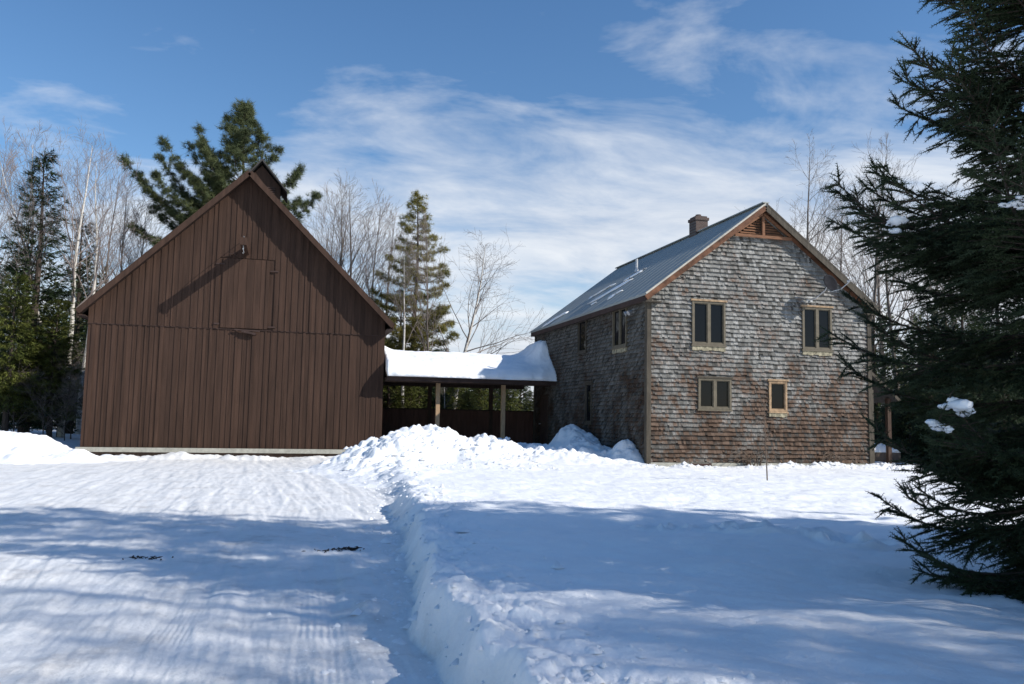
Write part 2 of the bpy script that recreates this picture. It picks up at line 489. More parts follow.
def shingle_mesh(name, O, U, Nn, u0, u1, zt, holes, mat, parent, course=.130, seed=1, zb=.1, jitter=1., bodyt=.12):
    """a wall slab with individual tapered shingles; zt(u) is the height limit"""
    rg = random.Random(seed)
    mb = MB()
    O, U, Nn = Vector(O), Vector(U), Vector(Nn)
    P = lambda u, n, z: O + U * u + Nn * n + Vector((0, 0, z))
    us = sorted({u0, u1, (u0 + u1) / 2})
    poly = [P(u0, 0, -.3), P(u1, 0, -.3)] + [P(u, 0, zt(u)) for u in reversed(us)]
    mb.extrude(poly, -Nn * bodyt)
    z = zb; row = 0
    zmax = max(zt(u) for u in us)
    while z < zmax:
        u = u0 - rg.uniform(0, .12)
        wob = rg.uniform(-.006, .006)
        while u < u1:
            w = rg.choice((.06, .07, .08, .10, .12, .14))
            a, b = max(u, u0), min(u + w - .0035, u1)
            u += w
            if b - a < .02: continue
            if z + .05 > zt((a + b) / 2) - .1: continue
            segs = [(a, b)]
            for (ha, hb, hz0, hz1) in holes:
                if z + .07 > hz0 and z + .04 < hz1:
                    ns = []
                    for (p, q) in segs:
                        if q <= ha or p >= hb: ns.append((p, q)); continue
                        if p < ha: ns.append((p, ha))
                        if q > hb: ns.append((hb, q))
                    segs = ns
            for p, q in segs:
                if q - p < .012: continue
                t = .076 + rg.random() ** 2 * .008 * jitter
                bz = z + wob + (rg.gauss(0, .007) + (rg.random() < .07) * .024) * jitter
                tz = z + course + .03
                c = rg.uniform(-.002, .002)
                mb.hexa([P(p, .002, bz), P(q, .002, bz), P(q, t + c, bz), P(p, t - c, bz), P(p, .001, tz), P(q, .001, tz), P(q, .006, tz), P(p, .006, tz)])
        z += course; row += 1
    return mb.build(name, mat, parent)

WINF = [(11.57, 12.67, 3.60, 4.92), (15.33, 16.38, 3.60, 4.94), (11.77, 12.86, 1.68, 2.61), (14.14, 14.76, 1.66, 2.59)]
WINS = [(24.2, 25.35, 3.62, 4.90), (27.85, 28.75, 3.70, 4.90), (27.25, 27.9, 1.18, 2.60)]
holesF = [(a - HX, b - HX, c, d) for a, b, c, d in WINF] + [(HX and 1.2, 1.2, 0, 0)]
vz0 = 7.03; vh = (RZ - .26 - vz0) / SL
holesF.append((RX - HX - vh - .05, RX - HX + vh + .05, vz0, 9))
shingle_mesh('wall', (HX, HY, 0), (1, 0, 0), (0, -1, 0), 0, HW, lambda u: roof_z(HX + u) - .01, holesF, M['shingle'], house, seed=4, zb=.12)
holesS = [(HY1 - b, HY1 - a, c, d) for a, b, c, d in WINS]
zeave = roof_z(HX) - .01
shingle_mesh('wall', (HX, HY1, 0), (0, -1, 0), (-1, 0, 0), 0, HL - .121, lambda u: zeave, holesS, M['shingle_shaded'], house, seed=9, zb=.1)
shingle_mesh('wall', (HX1, HY + .121, 0), (0, 1, 0), (1, 0, 0), 0, HL - .121, lambda u: zeave, [], M['shingle_shaded'], house, seed=12, zb=.1)
shingle_mesh('wall', (HX1 - .121, HY1, 0), (-1, 0, 0), (0, 1, 0), 0, HW - .242, lambda u: roof_z(HX1 - .121 - u) - .01, [], M['shingle_shaded'], house, seed=15, zb=.1)
MB().box(HX - .035, HX1 + .035, HY - .07, HY1 + .03, -.5, .10).build('foundation', M['concrete'], house)
cv = MB().box(HX + 1.25, HX + 2.0, HY - .095, HY - .072, -.02, .085).build('vent_cover', M['barn_dark'], house)

# roof: two sheets with thickness and standing ribs
def roof_slope(side, y0, y1, xo, th=.07, z0=RZ, rx=RX, sl=SL, ribs=.6, ribh=.006):
    mb = MB()
    x1 = rx + side * xo
    z1 = z0 - sl * xo
    mb.extrude([(rx, y0, z0 + th), (x1, y0, z1 + th), (x1, y0, z1), (rx, y0, z0)], (0, y1 - y0, 0))
    if ribs:
        nrm = Vector((side * sl, 0, 1)).normalized()
        y = y0 + .12
        while y < y1:
            a = Vector((rx, y, z0 + th)) + nrm * ribh * .4 + Vector((side * .05, 0, -sl * .05)); b = Vector((x1, y, z1 + th)) + nrm * ribh * .4 - Vector((side * .004, 0, -sl * .004))
            mb.bar(a, b, .03, ribh, up=nrm)
            y += ribs
    return mb
OVX = HW / 2 + .22
hr = roof_slope(-1, HY - .30, HY1 + .25, OVX).build('roof', M['metal_roof'], house)
hr2 = roof_slope(1, HY - .30, HY1 + .25, OVX).build('roof', M['metal_roof'], house)
MB().bar((RX, HY - .3, RZ + .085), (RX, HY1 + .25, RZ + .085), .22, .03).build('ridge_cap', M['metal_roof'], house)
# rake boards and drip edges on the front gable, frieze under the soffit, corner boards
for s in (-1, 1):
    a = Vector((RX + s * .012, HY - .285, RZ - .085)); b = Vector((RX + s * (OVX - .01), HY - .285, RZ - SL * OVX - .08))
    MB().bar(a, b, .035, .155, up=(0, -1, 0) if False else (0, 0, 1)).build('rake_board', M['corner' if s > 0 else 'rake'], house)
    a = Vector((RX + s * .006, HY - .304, RZ + .048)); b = Vector((RX + s * OVX, HY - .304, RZ - SL * OVX + .048))
    MB().bar(a, b, .012, .045).build('drip_edge', M['drip' if s < 0 else 'corner'], house)
    # soffit board closing the overhang
    MB().extrude([(RX + s * .02, HY - .265, RZ - .030), (RX + s * OVX, HY - .265, RZ - SL * OVX - .012), (RX + s * OVX, HY - .265, RZ - SL * OVX - .034), (RX + s * .02, HY - .265, RZ - .052)], (0, .215, 0)).build('soffit', M['rake'], house)
    a = Vector((RX + s * .02, HY - .085, RZ - .16)); b = Vector((RX + s * (HW / 2 + .02), HY - .085, RZ - SL * (HW / 2) - .16))
    MB().bar(a, b, .03, .11).build('frieze_board', M['rake'], house)
    # eave fascia and eave return
    x = RX + s * (OVX - .02); z = RZ - SL * OVX
    MB().box(x - .02, x + .02, HY - .25, HY1 + .2, z - .16, z + .0).build('fascia', M['barn_dark'], house)
    xw = HX if s < 0 else HX1
    MB().box(min(xw, x), max(xw, x), HY - .24, HY1 + .2, z - .15, z - .12).build('soffit', M['corner'], house)
    MB().box(x - .02 if s < 0 else xw - .28, xw + .30 if s < 0 else x + .02, HY - .262, HY - .03, z - .185, z - .155).build('eave_return', M['corner'], house)
    xa, xb = (HX - .092, HX + .045) if s < 0 else (HX1 - .045, HX1 + .092)
    MB().box(xa, xb, HY - .095, HY + .085 if s < 0 else HY + .1, .02, zeave - .14).build('corner_board', M['corner'], house)
MB().box(HX - .092, HX + .03, HY1 - .09, HY1 + .05, .02, zeave - .14).build('corner_board', M['corner'], house)

# louvred triangular gable vent
gv = MB()
w = .075
A_, B_, C_ = Vector((RX - vh - .06, HY - .128, vz0)), Vector((RX + vh + .06, HY - .128, vz0)), Vector((RX, HY - .128, vz0 + (vh + .06) * SL))
gv.bar(A_, B_, .07, .09); gv.bar((RX, HY - .126, vz0 + .046), (RX, HY - .126, C_.z - .10), .085, .06, up=(0, -1, 0))
gv.bar(A_ + Vector((.05, 0, .075)), C_ + Vector((-.01, 0, -.03)), .066, .07); gv.bar(B_ + Vector((-.05, 0, .075)), C_ + Vector((.01, 0, -.03)), .066, .07)
vent = gv.build('gable_vent', M['vent_wood'], house)
sl_ = MB()
k = 0
while True:
    z = vz0 + .085 + k * .082
    hwid = (C_.z - z - .10) / SL
    if hwid < .09: break
    for s in (-1, 1):
        xa, xb = sorted((RX + s * .044, RX + s * hwid))
        sl_.hexa([(xa, HY - .04, z), (xb, HY - .04, z), (xb, HY - .005, z + .05), (xa, HY - .005, z + .05), (xa, HY - .052, z + .012), (xb, HY - .052, z + .012), (xb, HY - .016, z + .062), (xa, HY - .016, z + .062)])
    k += 1
sl_.build('louvre_slats', M['vent_wood'], vent)
MB().extrude([(RX - vh - .02, HY - .004, vz0), (RX + vh + .02, HY - .004, vz0), (RX, HY - .004, C_.z - .05)], (0, .003, 0)).build('louvre_backing', M['litter'], vent)

def window(O, U, Nn, u0, u1, z0, z1, double, parent, fm, head='frame_tan', apron=True, label=None):
    """frame > panes, head trim, sill, apron; depth is measured along Nn from the wall face"""
    O, U, Nn = Vector(O), Vector(U), Vector(Nn)
    P = lambda u, n, z: O + U * u + Nn * n + Vector((0, 0, z))
    def bx(mb, a, b, n0, n1, c, d):
        mb.hexa([P(a, n0, c), P(b, n0, c), P(b, n1, c), P(a, n1, c), P(a, n0, d), P(b, n0, d), P(b, n1, d), P(a, n1, d)])
    t = .062
    fr = MB()
    bx(fr, u0, u0 + t, .0, .098, z0, z1); bx(fr, u1 - t, u1, .0, .098, z0, z1)
    bx(fr, u0 + t, u1 - t, .0, .094, z1 - t, z1); bx(fr, u0 + t, u1 - t, .0, .094, z0, z0 + t)
    um = (u0 + u1) / 2
    if double: bx(fr, um - .045, um + .045, .0, .090, z0 + t, z1 - t)
    f = fr.build('window', fm, parent)
    if label: f['label'] = label
    spans = [(u0 + t, um - .045), (um + .045, u1 - t)] if double else [(u0 + t, u1 - t)]
    for a, b in spans:
        s = MB()   # sash ring
        q = .028
        bx(s, a, a + q, .030, .070, z0 + t, z1 - t); bx(s, b - q, b, .030, .070, z0 + t, z1 - t)
        bx(s, a + q, b - q, .030, .068, z0 + t, z0 + t + q); bx(s, a + q, b - q, .030, .068, z1 - t - q, z1 - t)
        s.build('sash', fm, f)
        g = MB(); bx(g, a + q, b - q, .036, .042, z0 + t + q, z1 - t - q); g.build('pane', M['glass'], f)
    h = MB(); bx(h, u0 - .05, u1 + .05, .0, .125, z1 + .002, z1 + .055); h.build('head_trim', M[head], f)
    s = MB(); bx(s, u0 - .03, u1 + .03, .0, .12, z0 - .045, z0 - .002); s.build('sill', fm, f)
    if apron:
        a = MB()
        rg = random.Random(int(u0 * 100)); u = u0
        while u < u1 - .02:
            v = min(u + rg.uniform(.08, .2), u1)
            bx(a, u, v - .004, .0, .094 + rg.random() * .008, z0 - rg.uniform(.15, .18), z0 - .047); u = v
        a.build('apron', M['apron'], f)
    return f
for i, (a, b, c, d) in enumerate(WINF):
    window((0, HY, 0), (1, 0, 0), (0, -1, 0), a, b, c, d, i != 3, house, M['frame_tan' if i == 3 else 'frame'], 'corner' if i == 2 else 'frame_tan', i != 2,
           ['upper left casement pair in the gable', 'upper right casement pair in the gable', 'lower casement pair in the gable', 'small single pane window with pale trim'][i])
for a, b, c, d in WINS:
    window((HX, 0, 0), (0, -1, 0), (-1, 0, 0), -b, -a, c, d, b - a > 1, house, M['corner'] if b - a < .9 else M['frame'], 'corner', b - a > 1)
# door to the breezeway
dr = MB().box(HX - .075, HX - .001, 32.3, 33.35, .12, 2.3).build('door', M['post_dark'], house)
pn = MB()
for (a, b) in ((.35, 1.0), (1.2, 2.1)):
    for y in (32.41, 32.88): pn.box(HX - .09, HX - .0755, y, y + .37, a, b)
pn.build('door_panel', M['barn_dark'], dr)
MB().tube([(HX - .075, 33.25, 1.1), (HX - .13, 33.25, 1.1), (HX - .15, 33.25, 1.1)], [.012, .012, .03], 8).build('handle', M['galv'], dr)

# chimney, vent pipe, floodlight, downspout
ch = MB()
cx0, cx1, cy0, cy1 = 13.80, 14.27, 26.7, 27.22
ch.box(cx0, cx1, cy0, cy1, 7.45, 8.50); ch.box(cx0 - .035, cx1 + .035, cy0 - .035, cy1 + .035, 8.50, 8.60); ch.box(cx0 + .02, cx1 - .02, cy0 + .02, cy1 - .02, 8.60, 8.66)
chim = ch.build('chimney', M['brick'], house)
MB().tube([(14.03, 26.96, 8.655), (14.03, 26.96, 8.75)], [.11, .10], 12).build('flue', M['brick'], chim)
MB().box(cx0 - .02, cx1 + .02, cy0 - .02, cy1 + .02, 7.5, 7.93).build('flashing', M['metal_roof'], chim)
pz = roof_z(12.35) + .07
MB().tube([(12.35, 28.6, pz - .1), (12.35, 28.6, pz + .48)], [.045, .045], 12).tube([(12.35, 28.6, pz - .02), (12.35, 28.6, pz + .1)], [.1, .05], 12).build('vent_pipe', M['pipe'], house)
fl = MB()
fl.box(HX - .09, HX - .03, 23.62, 23.74, 4.60, 4.72)
for dy in (-.1, .1): fl.tube([(HX - .09, 23.68 + dy * .4, 4.66), (HX - .16, 23.68 + dy, 4.64), (HX - .30, 23.68 + dy * 1.3, 4.56)], [.02, .045, .075], 10)
fl.build('floodlight', M['galv'], house)
MB().tube([(HX1 + .16, HY - .02, roof_z(HX1) - .3), (HX1 + .10, HY - .03, 4.3), (HX1 + .10, HY - .03, 2.4)], .03, 8).build('conduit', M['corner'], house)
MB().box(HX1 + .098, HX1 + .16, HY - .06, HY + .03, .02, 2.42).build('downspout', M['corner'], house)

# lean-to porch on the right side of the house
lean = empty('porch', (HX1, 23.6, 0), 'lean-to porch with a pale edged roof on the right side of the house', 'porch')
MB().extrude([(HX1 + .045, 23.3, 3.52), (HX1 + 1.7, 23.3, 2.16), (HX1 + 1.7, 23.3, 2.07), (HX1 + .045, 23.3, 3.43)], (0, 6.5, 0)).build('roof', M['barn_roof'], lean)
MB().bar((HX1 + .05, 23.28, 3.45), (HX1 + 1.7, 23.28, 2.09), .03, .09).build('rake_board', M['corner'], lean)
for y in (23.6, 26.5, 29.5): MB().box(HX1 + 1.45, HX1 + 1.58, y, y + .13, 0, 2.2).build('post', M['post_dark'], lean)
dk = MB()
for i in range(16): dk.box(HX1 + .06 + i * .145, HX1 + .06 + i * .145 + .138, 24.2, 31, .36, .40)
dk.box(HX1 + .06, HX1 + 2.38, 24.16, 24.198, .12, .40); dk.box(HX1 + 2.3, HX1 + 2.38, 24.2, 31, .05, .355)
dk.build('deck', M['deck'], lean)

def blob_snow(name, c, r, seed, label, cat, group=None, flat=.0):
    """a pillow of snow"""
    rg = np.random.default_rng(seed)
    nu, nv = 28, 14
    u = np.linspace(0, 2 * np.pi, nu, endpoint=False); v = np.linspace(0, np.pi, nv)
    uu, vv = np.meshgrid(u, v)
    d = np.stack([np.cos(uu) * np.sin(vv), np.sin(uu) * np.sin(vv), np.cos(vv)], -1)
    k = 1 + .28 * np.sin(2 * uu + seed) * np.sin(vv) + .12 * np.sin(5 * uu + 2 * seed) * np.sin(vv) + .1 * np.sin(3 * vv + seed)
    p = d * k[..., None] * np.array(r)
    p[..., 2] = np.where(p[..., 2] < 0, p[..., 2] * .3, p[..., 2])
    me = np_mesh(name, p.reshape(-1, 3) , grid_faces(nv, nu, True), True)
    o = add_mesh(name, me, M['snow']); o.location = c
    return tag(o, label, cat, group)

def sheet_snow(name, fn, nu, nv, label, cat, mat=None):
    """closed pillow sheet: fn(u,v) -> base point, top point"""
    u, v = np.meshgrid(np.linspace(0, 1, nu), np.linspace(0, 1, nv))
    b, t = fn(u, v)
    n = nu * nv
    V = np.concatenate([t.reshape(-1, 3), b.reshape(-1, 3)])
    q = grid_faces(nv, nu)
    Fc = [q, (q + n)[:, ::-1]]
    ring = np.concatenate([np.arange(nu), np.arange(1, nv) * nu + nu - 1, (nv - 1) * nu + np.arange(nu - 2, -1, -1), np.arange(nv - 2, 0, -1) * nu])
    r2 = np.roll(ring, -1)
    Fc.append(np.stack([ring, ring + n, r2 + n, r2], -1))
    me = np_mesh(name, V, np.concatenate(Fc), True)
    return tag(add_mesh(name, me, mat or M['snow']), label, cat)

def deck_snow(u, v):
    x = HX1 + .1 + u * 2.3; y = 24.17 + v * 6.6
    e = np.clip(np.minimum(np.minimum(u, 1 - u) * 9, np.minimum(v, 1 - v) * 26), 0, 1) ** .5
    z = .402 + x * 0
    return np.stack([x, y, z], -1), np.stack([x, y, z + .01 + e * (.2 + .2 * fbm(x, y, 1.6, 3, 303))], -1)
sheet_snow('deck_snow', deck_snow, 40, 80, 'strip of snow lying on the porch deck right of the house', 'snow')

# thin snow left on the metal roof
def roof_patch(x, y, lx, ly, seed, label):
    rg = random.Random(seed)
    n = 22
    nrm = Vector((-SL, 0, 1)).normalized(); dn = Vector((-1, 0, -SL)).normalized()
    c = Vector((x, y, roof_z(x) + .075))
    mb = MB(); top, bot = [], []
    for i in range(n):
        t = 2 * math.pi * i / n
        k = 1 + .35 * math.sin(3 * t + seed) + rg.uniform(-.2, .2)
        p = c + Vector((0, 1, 0)) * math.cos(t) * ly * k + dn * (math.sin(t) * lx * k + .62 * math.cos(t) * ly)
        bot.append(p + nrm * .006); top.append(c + (p - c) * .8 + nrm * .045)
    mb.add(bot + top + [c + nrm * .06], [(i, (i + 1) % n, n + (i + 1) % n, n + i) for i in range(n)] + [(n + i, n + (i + 1) % n, 2 * n) for i in range(n)] + [tuple(range(n - 1, -1, -1))])
    o = mb.build('roof_snow_patch', M['snow'], None, True)
    tag(o, label, 'snow', 'snow patches on the metal roof')
roof_patch(11.25, 28.2, .20, .95, 1, 'largest streak of snow, midway down the metal roof')
roof_patch(12.0, 27.9, .14, .45, 2, 'small streak of snow beside the white vent pipe')
roof_patch(10.65, 26.6, .2, .26, 3, 'little snow patch near the eave of the metal roof, nearest the gable')
roof_patch(10.55, 28.3, .06, .12, 4, 'tiny snow crumb at the eave below the longest streak')
roof_patch(10.4, 32.3, .26, .6, 5, 'snow patch low on the far end of the metal roof')
roof_patch(11.6, 30.2, .07, .6, 6, 'thin line of snow upslope of the longest streak')

# satellite dish
dish = empty('satellite_dish', (16.05, HY, 5.25), 'dark oval satellite dish mounted on the house gable above the upper right window', 'satellite dish')
dc = Vector((15.92, HY - .62, 5.62)); dn_ = Vector((.25, -.95, .28)).normalized()
da = dn_.cross(Vector((0, 0, 1))).normalized(); db = da.cross(dn_)
vs, fs = [], []
nr_, ns_ = 6, 28
for i in range(nr_ + 1):
    r = i / nr_
    for k in range(ns_):
        t = 2 * math.pi * k / ns_
        vs.append(dc + da * .30 * r * math.cos(t) + db * .27 * r * math.sin(t) + dn_ * .07 * r * r)
for i in range(nr_):
    for k in range(ns_):
        fs.append((i * ns_ + k, i * ns_ + (k + 1) % ns_, (i + 1) * ns_ + (k + 1) % ns_, (i + 1) * ns_ + k))
n = len(vs)
vs += [v - dn_ * .014 for v in vs]
fs += [tuple(reversed([i + n for i in f])) for f in list(fs)]
fs += [(nr_ * ns_ + k, nr_ * ns_ + (k + 1) % ns_, n + nr_ * ns_ + (k + 1) % ns_, n + nr_ * ns_ + k) for k in range(ns_)]
MB().add(vs, fs).build('reflector', M['dish'], dish, True)
MB().tube([(15.62, HY - .03, 5.17), (15.72, HY - .2, 5.2), (15.86, HY - .5, 5.42), dc - dn_ * .02], .024, 8).box(15.52, 15.72, HY - .055, HY - .022, 5.08, 5.27).build('mount', M['galv'], dish)
lnb = dc + Vector((.44, -.42, .04))
MB().tube([dc - db * .27, dc - db * .24 + Vector((.2, -.2, .03)), lnb], .016, 8).tube([lnb, lnb + (dc - lnb).normalized() * .09], [.028, .04], 10).tube([lnb + Vector((-.03, .02, .03)), lnb + Vector((.07, .02, .05))], [.022, .022], 8).build('feed_arm', M['galv'], dish)

# dry vine stems at the foot of the gable and a bare sapling in front
def dry_stems(x, y, n, seed, label, spread=.5, h=.45):
    rg = random.Random(seed); mb = MB()
    z0 = .02
    for i in range(n):
        a = rg.uniform(-spread, spread); hh = h * rg.uniform(.5, 1.1)
        bx_ = x + rg.uniform(-.3, .3)
        pts = [(bx_, y + rg.uniform(-.1, .1), z0), (bx_ + a * .35, y - .05, z0 + hh * .8), (bx_ + a * .8, y - .12, z0 + hh), (bx_ + a * 1.3, y - .2, z0 + hh * .75), (bx_ + a * 1.6, y - .25, z0 + hh * .35)]
        mb.tube(pts, [.013, .012, .010, .008, .005], 5)
        for k in range(3):
            q = Vector(pts[2 + k % 2]); mb.tube([q, q + Vector((rg.uniform(-.2, .2), rg.uniform(-.1, .02), rg.uniform(-.05, .15)))], [.007, .003], 4)
    tag(mb.build('dry_vine', M['stem']), label, 'plant', 'dry stems at the foot of the house')
dry_stems(13.55, HY - .16, 16, 2, 'tangle of dry brown stems at the gable foot below the small window', .55, .42)
dry_stems(16.3, HY - .16, 14, 3, 'tangle of dry brown stems at the gable foot near its right corner', .6, .4)
sp = empty('sapling', (10.13, 16.3, .05), 'thin bare sapling standing in the snow before the house gable', 'sapling')
SX, SY = 10.13, 16.3
MB().tube([(SX, SY, -.1), (SX - .02, SY, .5), (SX - .05, SY, 1.1), (SX - .08, SY - .02, 1.75)], [.017, .014, .010, .006], 6).build('trunk', M['stem'], sp)
tw = MB(); rg_ = random.Random(8)
for i in range(18):
    z = rg_.uniform(.7, 1.75); a = rg_.uniform(0, 6.28); L = rg_.uniform(.15, .42)
    p = Vector((SX - .055, SY - .01, z)); tw.tube([p, p + Vector((math.cos(a) * L * .5, math.sin(a) * L * .4, L * .5)), p + Vector((math.cos(a) * L * .7, math.sin(a) * L * .5, L))], [.005, .004, .002], 4)
tw.build('crown', M['stem'], sp)

# ------------------------------------------------------------------ barn
BX, BY, BW, BL = -6.86, 31.867, 10.3, 13.0
BX1, BY1 = BX + BW, BY + BL
BRX = BX + BW / 2
BSL = 1.0
BRZ = 10.02
broof = lambda x: BRZ - BSL * abs(x - BRX)
BT = 4.33
barn = empty('barn', (BX, BY, 0), 'large dark brown barn with vertical board siding, steep roof and hay beam', 'barn')

def board_wall(name, O, U, Nn, u0, u1, zb, zt, seed, parent, mat, out=0.0, body=True, skip=None):
    rg = random.Random(seed); mb = MB()
    O, U, Nn = Vector(O), Vector(U), Vector(Nn)
    P = lambda u, n, z: O + U * u + Nn * n + Vector((0, 0, z))
    if body:
        um = (u0 + u1) / 2
        mb.extrude([P(u0, out, zb), P(u1, out, zb)] + [P(u, out, zt(u)) for u in (u1, um, u0)], -Nn * (.12 + out))
    def board(a, b, n0, n1):
        segs = [(zb, None)]
        if skip and b > skip[0] and a < skip[1]:
            segs = [(skip[3], None)] + ([(zb, skip[2])] if skip[2] > zb + .02 else [])
        for s0, s1 in segs:
            dz = rg.uniform(-.004, .004)
            za = zt(a) if s1 is None else s1; zb_ = zt(b) if s1 is None else s1
            if min(za, zb_) - s0 < .05: continue
            mb.hexa([P(a, n0, s0 + dz), P(b, n0, s0 + dz), P(b, n1, s0 + dz), P(a, n1, s0 + dz), P(a, n0, za), P(b, n0, zb_), P(b, n1, zb_), P(a, n1, za)])
    u = u0
    k = 0
    while u < u1 - .03:
        w = rg.uniform(.17, .27)
        b = min(u + w, u1)
        cuts = [u, b]
        for m in ((u0 + u1) / 2,):
            if u < m < b: cuts = [u, m, b]
        for p, q in zip(cuts, cuts[1:]): board(p + .003, q - .003, out + .001, out + .020 + rg.uniform(0, .008))
        g = rg.choice((.05, .07, .09, .12))
        if rg.random() < .93 and b < u1 - .05:
            board(b - g / 2, b + g / 2, out + .012, out + .040 + rg.uniform(0, .012))
        u = b; k += 1
    return mb.build(name, mat, parent)
hx0, hx1, hz0, hz1 = -2.50, -.86, BT + .02, 6.95
board_wall('wall', (BX, BY, 0), (1, 0, 0), (0, -1, 0), 0, BW, .03, lambda u: BT - .02 + 0 * u, 21, barn, M['barn'])
board_wall('wall', (BX, BY, 0), (1, 0, 0), (0, -1, 0), .0, BW, BT, lambda u: broof(BX + u) - .03, 22, barn, M['barn'], out=.035, skip=(hx0 - BX, hx1 - BX, BT, hz1))
board_wall('wall', (BX, BY1, 0), (0, -1, 0), (-1, 0, 0), 0, BL - .125, .03, lambda u: broof(BX) - .03, 23, barn, M['barn'])
board_wall('wall', (BX1, BY + .125, 0), (0, 1, 0), (1, 0, 0), 0, BL - .125, .03, lambda u: broof(BX) - .03, 24, barn, M['barn'])
board_wall('wall', (BX1 - .125, BY1, 0), (-1, 0, 0), (0, 1, 0), 0, BW - .25, .03, lambda u: broof(BX1 - .125 - u) - .03, 25, barn, M['barn'])
fd = MB().box(BX - .1, BX1 + .1, BY - .20, BY1 + .1, -.13, .025).build('foundation', M['concrete'], barn)
MB().box(BX - .02, BX1 + .02, BY - .10, BY1 + .05, -.7, -.132).build('footing', M['post_dark'], fd)
MB().box(BX - .02, BX1 + .02, BY - .062, BY - .002, BT - .022, BT - .002).build('drip_board', M['barn_dark'], barn)

def barn_slope(side):
    mb = MB(); xo = BW / 2 + .24; y0, y1 = BY - .54, BY1 + .3
    x1, z1, th = BRX + side * xo, BRZ - BSL * xo, .17
    mb.extrude([(BRX, y0, BRZ + th), (x1, y0, z1 + th), (x1, y0, z1 + .0), (BRX, y0, BRZ + .0)], (0, y1 - y0, 0))
    return mb
for s in (-1, 1):
    r_ = barn_slope(s).build('roof', M['barn_roof'], barn)
    xo = BW / 2 + .25
    MB().bar((BRX + s * .003, BY - .561, BRZ + .025), (BRX + s * xo, BY - .561, BRZ - BSL * xo + .03), .038, .19).build('rake_board', M['barn'], barn)
    MB().extrude([(BRX + s * .03, BY - .54, BRZ - .034), (BRX + s * (xo - .02), BY - .54, BRZ - BSL * (xo - .02) - .004), (BRX + s * (xo - .02), BY - .54, BRZ - BSL * (xo - .02) - .022), (BRX + s * .03, BY - .54, BRZ - .052)], (0, .46, 0)).build('soffit', M['soffit'], barn)
    x = BRX + s * (xo + .005)
    MB().box(x - .02, x + .02, BY - .54, BY1 + .3, BRZ - BSL * xo - .10, BRZ - BSL * xo + .09).build('fascia', M['barn'], barn)
    xw = BX if s < 0 else BX1
    MB().box(min(xw, x) + (.022 if s < 0 else .022), max(xw, x) - .022, BY - .50, BY1 + .2, BRZ - BSL * xo - .09, BRZ - BSL * xo - .06).build('soffit', M['soffit'], barn)
# hay door with hinges and latch
hd = MB(); rgb = random.Random(4); u = hx0
while u < hx1 - .02:
    b = min(u + rgb.uniform(.15, .3), hx1)
    hd.box(u + .004, b - .004, BY - .075 - rgb.uniform(0, .02), BY - .036, hz0 + .02, hz1 - .03); u = b
hatch = hd.build('hay_door', M['barn'], barn)
for a, b, c, d in ((hx0 - .22, hx0 - .03, hz0 + .12, hz0 + .18), (hx1 + .02, hx1 + .32, hz1 - .45, hz1 - .40), (hx1 + .02, hx1 + .3, hz0 + .08, hz0 + .13), (hx0 - .24, hx0 + .06, hz1 - .28, hz1 - .23)):
    MB().box(a, b, BY - .108, BY - .08, c, d).build('hinge', M['barn_dark'], hatch)
MB().bar((-2.0, BY - .14, BT - .02), (-1.1, BY - .14, BT - .05), .05, .05).bar((-1.75, BY - .16, BT - .07), (-1.25, BY - .16, BT - .16), .07, .08).build('latch_bar', M['barn_dark'], hatch)
# hay beam with pulley, hook and rope stub
bz = 7.22
beam = MB().box(-1.84, -1.62, BY - 1.95, BY - .05, bz - .13, bz + .13).build('hay_beam', M['barn'], barn)
pl = MB().tube([(-1.73, BY - 1.82, bz - .12), (-1.73, BY - 1.82, bz - .20)], .012, 6)
pl.tube([(-1.75, BY - 1.82, bz - .24), (-1.71, BY - 1.82, bz - .24)], .05, 12)
pl.tube([(-1.73, BY - 1.82, bz - .28), (-1.70, BY - 1.81, bz - .38), (-1.72, BY - 1.80, bz - .42), (-1.75, BY - 1.82, bz - .38)], .010, 6)
pl.build('pulley', M['galv'], beam)
MB().tube([(-1.73, BY - 1.82, bz + .1), (-1.76, BY - 1.3, bz + .30), (-1.78, BY - .4, bz + .42), (-1.78, BY - .06, bz + .45)], .012, 6).build('brace_rod', M['galv'], beam)
MB().tube([(-2.25, BY - .1, 6.98), (-2.3, BY - .14, 7.07), (-2.12, BY - .14, 7.10), (-2.06, BY - .1, 7.0)], .016, 6).build('handle', M['barn_dark'], barn)
# ridge cupola
CX, CY = -1.42, 35.3
cu = MB()
cu.box(CX - .75, CX + .75, CY - .7, CY + .7, 8.9, 10.45)
cu.extrude([(CX - .75, CY - .7, 10.45), (CX + .75, CY - .7, 10.45), (CX, CY - .7, 11.30)], (0, 1.4, 0))
cup = cu.build('cupola', M['barn'], barn)
lv = MB()
for i in range(6):
    z = 10.0 + i * .075
    lv.box(CX - .55, CX + .55, CY - .74, CY - .702, z, z + .045)
    lv.box(CX + .702, CX + .74, CY - .55, CY + .55, z, z + .045)
lv.build('louvre_slats', M['barn_dark'], cup)
for s in (-1, 1):
    MB().extrude([(CX, CY - .95, 11.52), (CX + s * 1.02, CY - .95, 10.28), (CX + s * 1.02, CY - .95, 10.20), (CX, CY - .95, 11.43)], (0, 1.9, 0)).build('roof', M['barn_roof'], cup)

